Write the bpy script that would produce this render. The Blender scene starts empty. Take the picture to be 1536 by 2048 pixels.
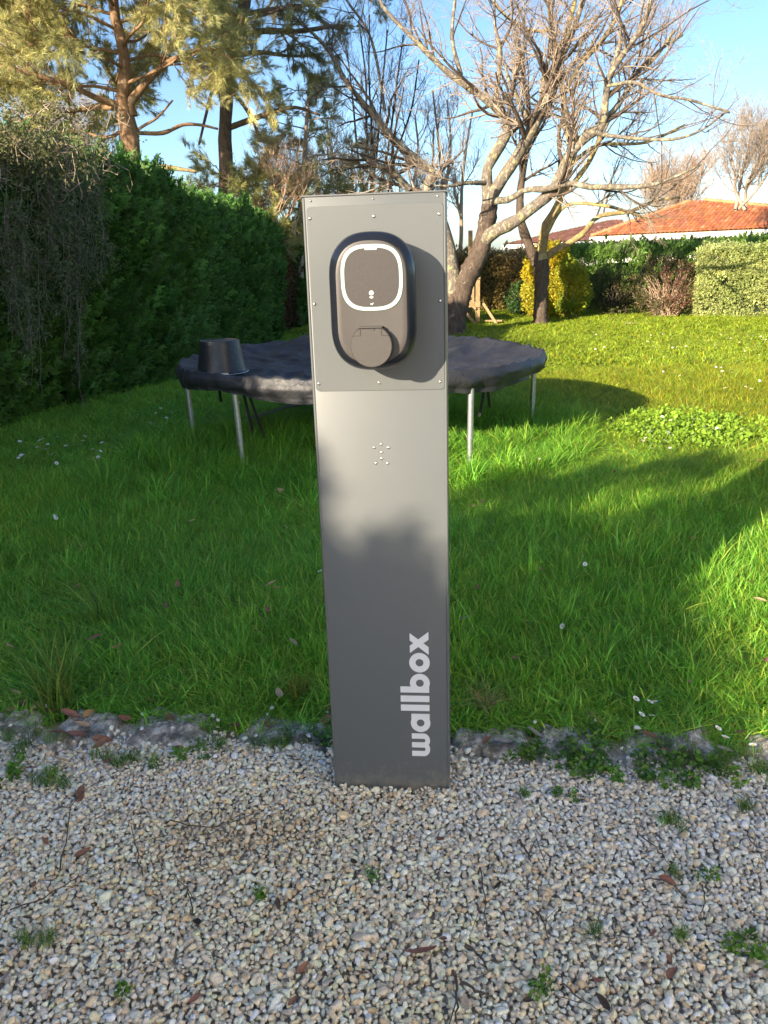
import bpy, math, random
import numpy as np
from mathutils import Matrix, Vector
R = np.random.RandomState(7)
random.seed(7)
sc = bpy.context.scene
COL = sc.collection

# ------------------------------------------------------------------ camera
CAMH = 1.45; PITCH = math.radians(17.4); ROLL = math.radians(1.8); F = 1611.0
fw = np.array([0, math.cos(PITCH), -math.sin(PITCH)])
_r0 = np.array([1., 0, 0]); _u0 = np.array([0, math.sin(PITCH), math.cos(PITCH)])
rt = math.cos(ROLL) * _r0 - math.sin(ROLL) * _u0
up = math.sin(ROLL) * _r0 + math.cos(ROLL) * _u0
CP = np.array([0, 0, CAMH])
cam = bpy.data.cameras.new('camera'); co = bpy.data.objects.new('camera', cam); COL.objects.link(co)
cam.sensor_fit = 'HORIZONTAL'; cam.sensor_width = 36; cam.lens = 36 * F / 1536
cam.clip_start = 0.02; cam.clip_end = 3000
co.matrix_world = Matrix(((rt[0], up[0], -fw[0], CP[0]), (rt[1], up[1], -fw[1], CP[1]), (rt[2], up[2], -fw[2], CP[2]), (0, 0, 0, 1)))
sc.camera = co

# ------------------------------------------------------------------ light
SUN_EL = math.radians(18.0)
SUN_TO = np.array([-.663, -.749]); SUN_TO = SUN_TO / np.linalg.norm(SUN_TO)     # horizontal direction towards the sun
W = bpy.data.worlds.new('World'); sc.world = W; W.use_nodes = True
nt = W.node_tree; bg = nt.nodes['Background']
sky = nt.nodes.new('ShaderNodeTexSky'); sky.sky_type = 'NISHITA'; sky.sun_disc = False
sky.sun_elevation = SUN_EL; sky.sun_rotation = math.atan2(SUN_TO[0], SUN_TO[1])
sky.air_density = 0.85; sky.dust_density = 1.1; sky.ozone_density = 2.6
hsv = nt.nodes.new('ShaderNodeHueSaturation'); hsv.inputs['Saturation'].default_value = 1.06
nt.links.new(sky.outputs[0], hsv.inputs['Color']); nt.links.new(hsv.outputs[0], bg.inputs[0]); bg.inputs[1].default_value = 0.070
sl = bpy.data.lights.new('sun', 'SUN'); so = bpy.data.objects.new('sun', sl); COL.objects.link(so)
sl.energy = 3.15; sl.angle = math.radians(0.47); sl.color = (1.0, .85, .63)
_d = Vector((-SUN_TO[0] * math.cos(SUN_EL), -SUN_TO[1] * math.cos(SUN_EL), -math.sin(SUN_EL)))
so.rotation_euler = _d.to_track_quat('-Z', 'Y').to_euler(); so.location = (-20, -20, 20)
sc.view_settings.view_transform = 'Standard'; sc.view_settings.look = 'None'
sc.view_settings.gamma = 1; sc.view_settings.use_curve_mapping = False
sc.view_settings.exposure = 2.0
sc.render.engine = 'CYCLES'
sc.cycles.max_bounces = 6; sc.cycles.diffuse_bounces = 3; sc.cycles.transparent_max_bounces = 4

# ------------------------------------------------------------------ pixel rays of the 1536x2048 photograph
def ray(x, y): return fw + rt * (x - 768) / F - up * (y - 1024) / F
def gnd(x, y, z=0.0):
    d = ray(x, y); return CP + d * (z - CAMH) / d[2]
def at(x, y, Y):
    d = ray(x, y); return CP + d * Y / d[1]

# ------------------------------------------------------------------ smooth noise from sine waves
class Noise:
    def __init__(s, seed, freq=1.0, n=14, dim=3):
        r = np.random.RandomState(seed)
        d = r.normal(size=(n, dim)); d /= np.linalg.norm(d, axis=1)[:, None]
        s.k = d * (freq * 2 ** r.uniform(-1, 1.3, n))[:, None] * 2 * np.pi
        s.a = 1 / (np.linalg.norm(s.k, axis=1) / (freq * 6.28)) ** .7; s.p = r.uniform(0, 6.28, n)
        s.a /= np.sqrt((s.a ** 2).sum() / 2)
    def __call__(s, P):
        P = np.asarray(P, float)
        return (np.sin(P @ s.k.T + s.p) * s.a).sum(-1) * .6

# ------------------------------------------------------------------ materials
def newmat(name):
    m = bpy.data.materials.new(name); m.use_nodes = True
    return m, m.node_tree, m.node_tree.nodes['Principled BSDF']
def N(t, typ, **kw):
    n = t.nodes.new(typ)
    for k, v in kw.items():
        if k.startswith('i_'): n.inputs[int(k[2:])].default_value = v
        else: setattr(n, k, v)
    return n
def ramp(t, stops, fac):
    r = t.nodes.new('ShaderNodeValToRGB'); e = r.color_ramp.elements
    while len(e) < len(stops): e.new(0.5)
    for el, (p, c) in zip(e, stops): el.position = p; el.color = (*c, 1)
    t.links.new(fac, r.inputs[0]); return r.outputs[0]
def coords(t, kind='Object', scale=1.0):
    c = t.nodes.new('ShaderNodeTexCoord'); m = t.nodes.new('ShaderNodeMapping')
    m.inputs['Scale'].default_value = (scale,) * 3 if not isinstance(scale, tuple) else scale
    t.links.new(c.outputs[kind], m.inputs[0]); return m.outputs[0]
def noise(t, vec, scale, detail=4, rough=.6):
    n = t.nodes.new('ShaderNodeTexNoise'); n.inputs['Scale'].default_value = scale
    n.inputs['Detail'].default_value = detail; n.inputs['Roughness'].default_value = rough
    t.links.new(vec, n.inputs['Vector']); return n.outputs['Fac']
def bump(t, bs, h, strength=.3, dist=.01):
    b = t.nodes.new('ShaderNodeBump'); b.inputs['Strength'].default_value = strength; b.inputs['Distance'].default_value = dist
    t.links.new(h, b.inputs['Height']); t.links.new(b.outputs[0], bs.inputs['Normal'])
def mixc(t, a, b, fac, mode='MIX'):
    m = t.nodes.new('ShaderNodeMix'); m.data_type = 'RGBA'; m.blend_type = mode
    for sock, v in ((m.inputs[6], a), (m.inputs[7], b)):
        if isinstance(v, tuple): sock.default_value = (*v, 1) if len(v) == 3 else v
        else: t.links.new(v, sock)
    if isinstance(fac, float): m.inputs[0].default_value = fac
    else: t.links.new(fac, m.inputs[0])
    return m.outputs[2]
def plain(name, col, rough=.6, metal=0., nscale=None, namp=.15, bmp=0, spec=.5):
    m, t, b = newmat(name)
    b.inputs['Roughness'].default_value = rough; b.inputs['Metallic'].default_value = metal
    b.inputs['Specular IOR Level'].default_value = spec
    if nscale:
        f = noise(t, coords(t), nscale)
        c = ramp(t, [(.25, tuple(v * (1 - namp) for v in col)), (.75, tuple(min(1, v * (1 + namp)) for v in col))], f)
        t.links.new(c, b.inputs['Base Color'])
        if bmp: bump(t, b, f, bmp, .004)
    else: b.inputs['Base Color'].default_value = (*col, 1)
    return m
def foliage(name, rough=.55, transl=.3, source='INSTANCER', spec=.35, attr='tint'):
    """colour comes from the per-plant tint, with a per-blade variation stored on the mesh"""
    m, t, b = newmat(name)
    a = N(t, 'ShaderNodeAttribute', attribute_type=source, attribute_name=attr)
    v = N(t, 'ShaderNodeAttribute', attribute_type='GEOMETRY', attribute_name='vary')
    c = mixc(t, a.outputs['Color'], v.outputs['Color'], 1.0, 'MULTIPLY')
    t.links.new(c, b.inputs['Base Color']); b.inputs['Roughness'].default_value = rough
    b.inputs['Specular IOR Level'].default_value = spec
    tr = t.nodes.new('ShaderNodeBsdfTranslucent'); t.links.new(c, tr.inputs[0])
    mx = t.nodes.new('ShaderNodeMixShader'); mx.inputs[0].default_value = transl
    t.links.new(b.outputs[0], mx.inputs[1]); t.links.new(tr.outputs[0], mx.inputs[2])
    t.links.new(mx.outputs[0], t.nodes['Material Output'].inputs[0])
    return m
def bark(name, base, dark, lichen=None, lam=.5, scale=1.0):
    m, t, b = newmat(name)
    v = coords(t, 'Object', (1, 1, .35))
    f = noise(t, v, 22 * scale, 6, .7)
    c = ramp(t, [(.3, dark), (.7, base)], f)
    if lichen:
        v2 = coords(t, 'Object', (1, 1, .7))
        f2 = noise(t, v2, 7 * scale, 5, .65)
        k = ramp(t, [(lam, (0, 0, 0)), (lam + .06, (1, 1, 1))], f2)
        f3 = noise(t, v2, 3 * scale, 3, .6)
        lc = ramp(t, [(.42, lichen[0]), (.6, lichen[1])], f3)
        c = mixc(t, c, lc, k)
    t.links.new(c, b.inputs['Base Color']); b.inputs['Roughness'].default_value = .85
    b.inputs['Specular IOR Level'].default_value = .2
    bump(t, b, f, .8, .02)
    return m

M = {}
def pedestal_paint():
    m, t, b = newmat('pedestal_paint')
    v = coords(t); f = noise(t, v, 900, 2, .5); f2 = noise(t, v, 5, 3, .5)
    c = ramp(t, [(.2, (.102, .111, .114)), (.8, (.113, .122, .125))], f)
    sx = t.nodes.new('ShaderNodeSeparateXYZ'); t.links.new(v, sx.inputs[0])
    f4 = noise(t, v, 28, 6, .75); mr = N(t, 'ShaderNodeMapRange', i_1=.0, i_2=.16, i_3=.30, i_4=-.12); t.links.new(sx.outputs[2], mr.inputs[0])
    ad_ = N(t, 'ShaderNodeMath', operation='ADD'); t.links.new(mr.outputs[0], ad_.inputs[0]); t.links.new(f4, ad_.inputs[1])
    c = mixc(t, c, (.26, .23, .18), ramp(t, [(.62, (0,) * 3), (.95, (.75,) * 3)], ad_.outputs[0]))       # dried splashes near the ground
    f5 = noise(t, coords(t, 'Object', (6, 6, 1)), 30, 3, .5); c = mixc(t, c, (.2, .19, .17), ramp(t, [(.7, (0,) * 3), (.8, (.18,) * 3)], f5))
    t.links.new(c, b.inputs['Base Color'])
    r = ramp(t, [(.3, (.36,) * 3), (.7, (.46,) * 3)], f2); t.links.new(r, b.inputs['Roughness'])
    b.inputs['Specular IOR Level'].default_value = .5
    bump(t, b, f, .12, .0004)
    return m
M['paint'] = pedestal_paint()
M['charger_edge'] = plain('charger_gloss_plastic', (.012, .014, .02), .22, nscale=60, namp=.05)
M['charger_face'] = plain('charger_matt_plastic', (.062, .055, .052), .45, nscale=300, namp=.08, bmp=.05)
M['charger_glass'] = plain('charger_front_film', (.048, .042, .040), .42, nscale=400, namp=.25)
M['ring'] = plain('light_ring_plastic', (.40, .54, .48), .35)
M['icon'] = plain('icon_white', (.5, .52, .5), .45)
M['cap'] = plain('socket_cap_plastic', (.058, .052, .048), .5, nscale=300, namp=.1, bmp=.08)
M['black'] = plain('black_gap', (.01, .01, .01), .6)
M['rivet'] = plain('steel_rivet', (.6, .58, .54), .25, .9)
M['letter'] = plain('white_vinyl', (.72, .73, .76), .35)
M['zinc'] = plain('galvanised_steel', (.5, .52, .54), .38, .75, nscale=40, namp=.2)
M['strap'] = plain('black_webbing', (.015, .015, .018), .7)
M['wood'] = plain('weathered_timber', (.36, .24, .12), .75, nscale=14, namp=.35, bmp=.3)
M['grip'] = plain('pale_wood_grip', (.55, .45, .33), .6, nscale=40)
M['white_wall'] = plain('white_render', (.82, .79, .73), .8, nscale=4, namp=.04)
M['gutter'] = plain('white_gutter', (.8, .8, .78), .5)

def m_cover():
    m, t, b = newmat('dark_plastic_sheet')
    v = coords(t); f = noise(t, v, 3, 5, .6); f2 = noise(t, v, 40, 4, .6)
    c = ramp(t, [(.35, (.018, .019, .024)), (.7, (.045, .045, .052))], f)
    t.links.new(c, b.inputs['Base Color']); r = ramp(t, [(.3, (.42,) * 3), (.7, (.62,) * 3)], f2)
    t.links.new(r, b.inputs['Roughness']); bump(t, b, f2, .5, .012)
    return m
M['cover'] = m_cover()
def m_bucket():
    m, t, b = newmat('black_bucket_rubber')
    v = coords(t); f = noise(t, v, 30, 5, .7)
    c = ramp(t, [(.55, (.016, .018, .022)), (.68, (.05, .052, .05)), (.72, (.3, .3, .28))], f)
    t.links.new(c, b.inputs['Base Color']); b.inputs['Roughness'].default_value = .38
    return m
M['bucket'] = m_bucket()
def m_soil():
    m, t, b = newmat('lawn_soil'); v = coords(t)
    f = noise(t, v, 9, 6, .7); c = ramp(t, [(.3, (.02, .035, .012)), (.7, (.055, .08, .025))], f)
    t.links.new(c, b.inputs['Base Color']); b.inputs['Roughness'].default_value = .95; bump(t, b, f, .6, .03)
    return m
M['soil'] = m_soil()
def m_gravelbase():
    m, t, b = newmat('gravel_bed'); v = coords(t)
    vo = t.nodes.new('ShaderNodeTexVoronoi'); vo.inputs['Scale'].default_value = 85; t.links.new(v, vo.inputs['Vector'])
    f = noise(t, v, 5, 5, .6)
    c1 = ramp(t, [(.1, (.62, .57, .49)), (.6, (.36, .32, .26))], vo.outputs['Distance'])
    c2 = mixc(t, c1, (.2, .15, .09), ramp(t, [(.5, (0,) * 3), (.7, (.6,) * 3)], f))
    t.links.new(c2, b.inputs['Base Color']); b.inputs['Roughness'].default_value = .95
    return m
M['gravel_bed'] = m_gravelbase()
def m_stone():
    m, t, b = newmat('limestone_chips')
    a = N(t, 'ShaderNodeAttribute', attribute_type='INSTANCER', attribute_name='tint')
    v = coords(t, 'Object'); f = noise(t, v, 1.6, 4, .6)
    k = ramp(t, [(.3, (.8, .79, .77)), (.7, (1.08, 1.08, 1.08))], f)
    c = mixc(t, a.outputs['Color'], k, 1.0, 'MULTIPLY'); t.links.new(c, b.inputs['Base Color'])
    b.inputs['Roughness'].default_value = .8; bump(t, b, f, .3, .1)
    return m
M['stone'] = m_stone()
def m_kerb():
    m, t, b = newmat('weathered_kerb'); v = coords(t)
    f = noise(t, v, 30, 8, .75); f2 = noise(t, v, 6, 4, .6); f3 = noise(t, v, 9.3, 3, .5)
    c = ramp(t, [(.38, (.11, .098, .085)), (.5, (.34, .31, .27)), (.6, (.66, .62, .56))], f)
    c = mixc(t, c, (.3, .24, .06), ramp(t, [(.64, (0,) * 3), (.68, (.75,) * 3)], f2))
    c = mixc(t, c, (.05, .05, .045), ramp(t, [(.55, (0,) * 3), (.66, (.8,) * 3)], f3))
    t.links.new(c, b.inputs['Base Color']); b.inputs['Roughness'].default_value = .9; bump(t, b, f, 1, .012)
    return m
M['kerb'] = m_kerb()
def m_tile():
    m, t, b = newmat('terracotta_tiles')
    v = N(t, 'ShaderNodeAttribute', attribute_type='GEOMETRY', attribute_name='vary')
    f = noise(t, coords(t), 3, 4, .7); k = ramp(t, [(.3, (.75,) * 3), (.7, (1.1,) * 3)], f)
    t.links.new(mixc(t, v.outputs['Color'], k, 1.0, 'MULTIPLY'), b.inputs['Base Color']); b.inputs['Roughness'].default_value = .8
    return m
M['tile'] = m_tile()
M['grass'] = foliage('grass_blades', .45, .42)
M['leafy'] = foliage('leaf_foliage', .45, .3)
M['conifer'] = foliage('conifer_foliage', .6, .2)
M['needle'] = foliage('pine_needles', .5, .25)
M['dryleaf'] = foliage('dry_leaf', .7, .15, source='OBJECT', attr='color')
M['petal'] = plain('daisy_petal', (.82, .8, .82), .6); M['yolk'] = plain('daisy_centre', (.75, .5, .03), .6)
M['stem'] = plain('flower_stem', (.1, .2, .04), .6)
M['bark_lichen'] = bark('lichen_bark', (.27, .23, .19), (.08, .06, .048), ((.34, .34, .27), (.36, .32, .16)), .52, 2.2)
M['bark_trunk'] = bark('trunk_bark', (.17, .125, .095), (.045, .032, .025), ((.3, .27, .22), (.28, .25, .16)), .62, 1)
M['twig'] = plain('twig_bark', (.36, .285, .22), .8, nscale=3, namp=.4, spec=.2)
M['twig_gold'] = bark('golden_bark', (.42, .3, .13), (.16, .12, .07), ((.42, .36, .2), (.5, .38, .12)), .5)
M['twig_dark'] = plain('dark_twig', (.07, .055, .045), .85, nscale=3, namp=.3, spec=.2)
M['twig_pink'] = plain('pinkish_twig', (.48, .34, .24), .85, nscale=2, namp=.3, spec=.2)
M['pine_bark'] = bark('pine_bark', (.42, .27, .16), (.16, .09, .05), ((.4, .3, .2), (.34, .26, .18)), .6, .8)
M['pine_bark2'] = bark('grey_pine_bark', (.26, .19, .13), (.09, .06, .045))
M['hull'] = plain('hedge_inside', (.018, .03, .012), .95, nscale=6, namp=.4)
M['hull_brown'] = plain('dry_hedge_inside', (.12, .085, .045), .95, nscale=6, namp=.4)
M['hill'] = plain('far_hill', (.06, .09, .07), .9, nscale=.05, namp=.3)
M['twig_litter'] = plain('fallen_twig_bark', (.075, .055, .045), .85, nscale=60, namp=.4)

# ------------------------------------------------------------------ objects
def tag(o, label=None, cat=None, group=None, kind=None):
    if label: o['label'] = label
    if cat: o['category'] = cat
    if group: o['group'] = group
    if kind: o['kind'] = kind
    return o
def empty(name, loc=(0, 0, 0), rz=0.0):
    o = bpy.data.objects.new(name, None); COL.objects.link(o); o.location = loc; o.rotation_euler = (0, 0, rz); o.empty_display_size = .1
    return o
def npmesh(name, V, faces, mats=None, smooth=True, vary=None, mi=None):
    """faces: list of int arrays [n,3] / [n,4]"""
    me = bpy.data.meshes.new(name); V = np.asarray(V, np.float32).reshape(-1, 3)
    faces = [np.asarray(f, np.int32) for f in faces if len(f)]
    me.vertices.add(len(V)); me.vertices.foreach_set('co', V.ravel())
    loops = np.concatenate([f.ravel() for f in faces]); tot = np.concatenate([np.full(len(f), f.shape[1], np.int32) for f in faces])
    me.loops.add(len(loops)); me.loops.foreach_set('vertex_index', loops)
    me.polygons.add(len(tot)); me.polygons.foreach_set('loop_start', np.concatenate([[0], np.cumsum(tot)[:-1]]).astype(np.int32))
    me.polygons.foreach_set('use_smooth', np.full(len(tot), smooth))
    if mi is not None: me.polygons.foreach_set('material_index', np.asarray(mi, np.int32))
    if vary is not None:
        a = me.attributes.new('vary', 'FLOAT_COLOR', 'POINT'); vary = np.asarray(vary, np.float32)
        if vary.ndim == 1: vary = np.repeat(vary[:, None], 3, 1)
        a.data.foreach_set('color', np.concatenate([vary, np.ones((len(V), 1), np.float32)], 1).ravel())
    for m in (mats if isinstance(mats, (list, tuple)) else [mats]):
        if m is not None: me.materials.append(m)
    me.update(calc_edges=True); me.validate()
    return me
def link(name, me, parent=None):
    o = bpy.data.objects.new(name, me); COL.objects.link(o)
    if parent: o.parent = parent
    return o
class MB:
    """collects simple shapes into one mesh"""
    def __init__(s): s.V = []; s.Q = []; s.T = []; s.n = 0
    def add(s, V, Q=None, T=None):
        V = np.asarray(V, float); s.V.append(V)
        if Q is not None and len(Q): s.Q.append(np.asarray(Q) + s.n)
        if T is not None and len(T): s.T.append(np.asarray(T) + s.n)
        s.n += len(V); return s
    def box(s, c, d, rot=None, bev=0.0):
        x, y, z = [v / 2 for v in d]
        V = np.array([[a * x, b * y, e * z] for a in (-1, 1) for b in (-1, 1) for e in (-1, 1)])
        if rot is not None: V = V @ np.array(rot).T
        return s.add(V + np.array(c), [[0, 1, 3, 2], [4, 6, 7, 5], [0, 4, 5, 1], [2, 3, 7, 6], [0, 2, 6, 4], [1, 5, 7, 3]])
    def tube(s, pts, rad, k=8, cap=True):
        V, Q = tubes(np.array(pts, float)[None], np.broadcast_to(np.array(rad, float), (len(pts),))[None], k)
        T = []
        if cap:
            n = len(pts); V = np.vstack([V, [pts[0], pts[-1]]])
            for j in range(k):
                T.append([n * k, (j + 1) % k, j]); T.append([n * k + 1, (n - 1) * k + j, (n - 1) * k + (j + 1) % k])
        return s.add(V, Q, T)
    def lathe(s, prof, c=(0, 0, 0), k=24, axis='z', squash=(1, 1)):
        a = np.linspace(0, 2 * np.pi, k, endpoint=False); V = []
        for r, h in prof:
            x = r * np.cos(a) * squash[0]; y = r * np.sin(a) * squash[1]
            if axis == 'z': V.append(np.stack([x, y, np.full(k, h)], 1))
            else: V.append(np.stack([x, np.full(k, -h), y], 1))
        V = np.concatenate(V) + np.array(c); Q = []
        for i in range(len(prof) - 1):
            for j in range(k): Q.append([i * k + j, i * k + (j + 1) % k, (i + 1) * k + (j + 1) % k, (i + 1) * k + j])
        return s.add(V, Q)
    def mesh(s, name, mat, smooth=True, vary=None):
        return npmesh(name, np.concatenate(s.V), [np.concatenate(x) for x in (s.Q, s.T) if x], mat, smooth, vary)
    def build(s, name, mat, parent=None, smooth=True):
        o = link(name, s.mesh(name, mat, smooth), parent)
        if smooth: 
            try: o.data.set_sharp_from_angle(angle=math.radians(40))
            except Exception: pass
        return o
def tubes(P, Rd, k=3):
    """P [M,K,3], Rd [M,K] -> vertices, quads"""
    Mn, K, _ = P.shape
    T = np.gradient(P, axis=1); T /= np.linalg.norm(T, axis=2, keepdims=True) + 1e-9
    ref = np.where(np.abs(T[:, :1, 2:3]) > .8, np.array([[[1., 0, 0]]]), np.array([[[0, 0, 1.]]])) + 0 * T
    A = np.cross(T, ref); A /= np.linalg.norm(A, axis=2, keepdims=True) + 1e-9; B = np.cross(T, A)
    a = np.linspace(0, 2 * np.pi, k, endpoint=False)
    V = P[:, :, None] + Rd[:, :, None, None] * (A[:, :, None] * np.cos(a)[None, None, :, None] + B[:, :, None] * np.sin(a)[None, None, :, None])
    base = (np.arange(Mn) * K * k)[:, None, None] + (np.arange(K - 1) * k)[None, :, None]
    j = np.arange(k)[None, None]; j2 = (j + 1) % k
    Q = np.stack([base + j, base + j2, base + k + j2, base + k + j], -1).reshape(-1, 4)
    return V.reshape(-1, 3), Q
def smoothline(pts, n):
    """resample a polyline with Catmull-Rom"""
    p = np.array(pts, float); p = np.vstack([2 * p[0] - p[1], p, 2 * p[-1] - p[-2]])
    seg = np.linalg.norm(np.diff(p[1:-1], axis=0)[:, :3], axis=1); cu = np.concatenate([[0], np.cumsum(seg)])
    out = []
    for s in np.linspace(0, cu[-1] * .99999, n):
        i = np.searchsorted(cu, s, 'right') - 1; t = (s - cu[i]) / seg[i]
        a, b, c, d = p[i], p[i + 1], p[i + 2], p[i + 3]
        out.append(.5 * (2 * b + (c - a) * t + (2 * a - 5 * b + 4 * c - d) * t * t + (3 * b - a - 3 * c + d) * t ** 3))
    return np.array(out)

_gn = {}
def scatter(name, P, rot, scl, idx, protos, tint, parent=None):
    """points carrying rotation, scale, tint and prototype number; geometry nodes put the plants or stones on them"""
    P = np.asarray(P, np.float32); n = len(P); me = bpy.data.meshes.new(name)
    me.vertices.add(n); me.vertices.foreach_set('co', P.ravel())
    scl = np.asarray(scl, np.float32)
    if scl.ndim == 1: scl = np.repeat(scl[:, None], 3, 1)
    for nm, ty, key, dat in (('rot', 'FLOAT_VECTOR', 'vector', rot), ('scl', 'FLOAT_VECTOR', 'vector', scl)):
        a = me.attributes.new(nm, ty, 'POINT'); a.data.foreach_set(key, np.asarray(dat, np.float32).ravel())
    a = me.attributes.new('pid', 'INT', 'POINT'); a.data.foreach_set('value', np.asarray(idx, np.int32))
    a = me.attributes.new('tint', 'FLOAT_COLOR', 'POINT'); a.data.foreach_set('color', np.concatenate([np.asarray(tint, np.float32), np.ones((n, 1), np.float32)], 1).ravel())
    me.materials.append(protos[0].data.materials[0])
    o = link(name, me, parent)
    key = protos[0].name
    if key not in _gn:
        c = bpy.data.collections.new('shapes_' + key)
        for q in protos: c.objects.link(q)
        g = bpy.data.node_groups.new('spread_' + key, 'GeometryNodeTree')
        g.interface.new_socket('Geometry', in_out='INPUT', socket_type='NodeSocketGeometry')
        g.interface.new_socket('Geometry', in_out='OUTPUT', socket_type='NodeSocketGeometry')
        gi = g.nodes.new('NodeGroupInput'); go = g.nodes.new('NodeGroupOutput'); ip = g.nodes.new('GeometryNodeInstanceOnPoints')
        ci = g.nodes.new('GeometryNodeCollectionInfo'); ci.inputs['Collection'].default_value = c
        ci.inputs['Separate Children'].default_value = True; ci.inputs['Reset Children'].default_value = True
        def na(nm, ty):
            q = g.nodes.new('GeometryNodeInputNamedAttribute'); q.data_type = ty; q.inputs['Name'].default_value = nm
            return [x for x in q.outputs if x.enabled and x.name == 'Attribute'][0]
        er = g.nodes.new('FunctionNodeEulerToRotation')
        L = g.links.new
        L(gi.outputs[0], ip.inputs['Points']); L(ci.outputs[0], ip.inputs['Instance']); ip.inputs['Pick Instance'].default_value = True
        L(na('pid', 'INT'), ip.inputs['Instance Index']); L(na('rot', 'FLOAT_VECTOR'), er.inputs[0]); L(er.outputs[0], ip.inputs['Rotation'])
        L(na('scl', 'FLOAT_VECTOR'), ip.inputs['Scale']); L(ip.outputs[0], go.inputs[0])
        _gn[key] = g
    md = o.modifiers.new('spread', 'NODES'); md.node_group = _gn[key]
    return o
def proto(name, me):
    return bpy.data.objects.new(name, me)

# ------------------------------------------------------------------ small plant prototypes
def blades_mesh(name, seed, nb, rad, h0, h1, w, lean=.6, dry=.06, mat='grass'):
    r = np.random.RandomState(seed); V = []; Q = []; T = []; C = []; n = 0
    comb = r.uniform(0, 6.28)
    for _ in range(nb):
        a = r.uniform(0, 6.28); q = rad * math.sqrt(r.uniform()); b = np.array([q * math.cos(a), q * math.sin(a), -.008])
        h = r.uniform(h0, h1); th = comb + r.normal() * .9 if r.uniform() < .6 else r.uniform(0, 6.28)
        dr = np.array([math.cos(th), math.sin(th), 0]); l = abs(r.normal()) * lean * h + .15 * h
        sd = np.array([-dr[1], dr[0], 0]); sd = sd * math.cos(.5) + np.array([0, 0, 1]) * 0
        fac = r.uniform(0, 6.28); sd = np.array([math.cos(fac), math.sin(fac), 0])
        ww = w * r.uniform(.6, 1.2); pts = []
        for t, s in ((0, .8), (.4, 1), (.75, .7), (1, 0)):
            pts.append((b + dr * l * t ** 2 + np.array([0, 0, 1]) * h * (t - .28 * t * t * min(1.5, l / h)), s * ww))
        for p, s in pts[:3]: V += [p - sd * s / 2, p + sd * s / 2]
        V.append(pts[3][0]); Q += [[n, n + 1, n + 3, n + 2], [n + 2, n + 3, n + 5, n + 4]]; T.append([n + 4, n + 5, n + 6])
        g = r.uniform(.6, 1.35); c = np.array([g * r.uniform(.85, 1.2), g, g * r.uniform(.7, 1.2)])
        if r.uniform() < dry: c = np.array([2.6, 1.5, 1.8]) * r.uniform(.6, 1)
        C += [c] * 7; n += 7
    return npmesh(name, V, [np.array(Q), np.array(T)], M[mat], True, C)
def leafball_mesh(name, seed, nl, rad, ll, lw, mat='leafy', flat=.6, var=.25):
    r = np.random.RandomState(seed); V = []; T = []; C = []; n = 0
    for _ in range(nl):
        p = r.normal(size=3); p *= rad * r.uniform(.3, 1) / np.linalg.norm(p)
        d = p / np.linalg.norm(p) + r.normal(size=3) * .6; d /= np.linalg.norm(d)
        s = np.cross(d, r.normal(size=3)); s /= np.linalg.norm(s); u = np.cross(d, s)
        L = ll * r.uniform(.6, 1.2); w = lw * r.uniform(.7, 1.2)
        V += [p, p + d * L * .5 + s * w / 2 + u * w * .15, p + d * L - u * w * .1, p + d * L * .5 - s * w / 2 + u * w * .15]
        T += [[n, n + 1, n + 2], [n, n + 2, n + 3]]
        g = r.uniform(1 - var, 1 + var); C += [[g * r.uniform(.9, 1.1), g, g * r.uniform(.8, 1.1)]] * 4; n += 4
    return npmesh(name, V, [np.array(T)], M[mat], False, C)
def frond_mesh(name, seed, L=.2):
    """flat feathery conifer spray growing along +Z, fanning in X"""
    r = np.random.RandomState(seed); V = []; T = []; C = []; n = 0
    def sub(p, ang, ln, y, g):
        nonlocal n
        d = np.array([math.sin(ang), r.normal() * .18, math.cos(ang)]); s = np.array([d[2], 0, -d[0]]); w = ln * .2
        for k in range(4):
            V.extend([p, p + d * ln * .5 + s * w, p + d * ln, p + d * ln * .5 - s * w]) if k == 0 else None
            if k == 0:
                T.extend([[n, n + 1, n + 2], [n, n + 2, n + 3]]); C.extend([[g, g, g]] * 4); n += 4
            else:
                sg = 1 if k % 2 else -1; q = p + d * ln * (.15 + .22 * k); a2 = ang + sg * .7
                e = np.array([math.sin(a2), r.normal() * .2, math.cos(a2)]); l2 = ln * .45; s2 = np.array([e[2], 0, -e[0]]) * l2 * .22
                V.extend([q, q + e * l2 * .5 + s2, q + e * l2, q + e * l2 * .5 - s2]); T.extend([[n, n + 1, n + 2], [n, n + 2, n + 3]])
                C.extend([[g * 1.15, g * 1.1, g]] * 4); n += 4
    for i in range(7):
        t = i / 6; sg = 1 if i % 2 else -1
        sub(np.array([r.normal() * .01, .05 * t * t - .02, L * t * .75]), sg * (.75 - .35 * t) + r.normal() * .12, L * (.5 - .22 * t), 0, r.uniform(.65, 1.3))
    sub(np.array([0, .02, L * .6]), r.normal() * .1, L * .45, 0, 1.25)
    return npmesh(name, V, [np.array(T)], M['conifer'], False, C)
def needle_mesh(name, seed, nn=46, L=.16, w=.006):
    r = np.random.RandomState(seed); V = []; T = []; C = []; n = 0
    for i in range(nn):
        z = r.uniform(-.08, .05); th = abs(r.normal()) * .55 + .15; ph = r.uniform(0, 6.28)
        d = np.array([math.sin(th) * math.cos(ph), math.sin(th) * math.sin(ph), math.cos(th)])
        s = np.cross(d, r.normal(size=3)); s /= np.linalg.norm(s); l = L * r.uniform(.7, 1.1); p = np.array([0, 0, z])
        V += [p - s * w / 2, p + s * w / 2, p + d * l]; T.append([n, n + 1, n + 2]); g = r.uniform(.6, 1.35)
        C += [[g * r.uniform(.9, 1.15), g, g]] * 3; n += 3
    return npmesh(name, V, [np.array(T)], M['needle'], False, C)
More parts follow.
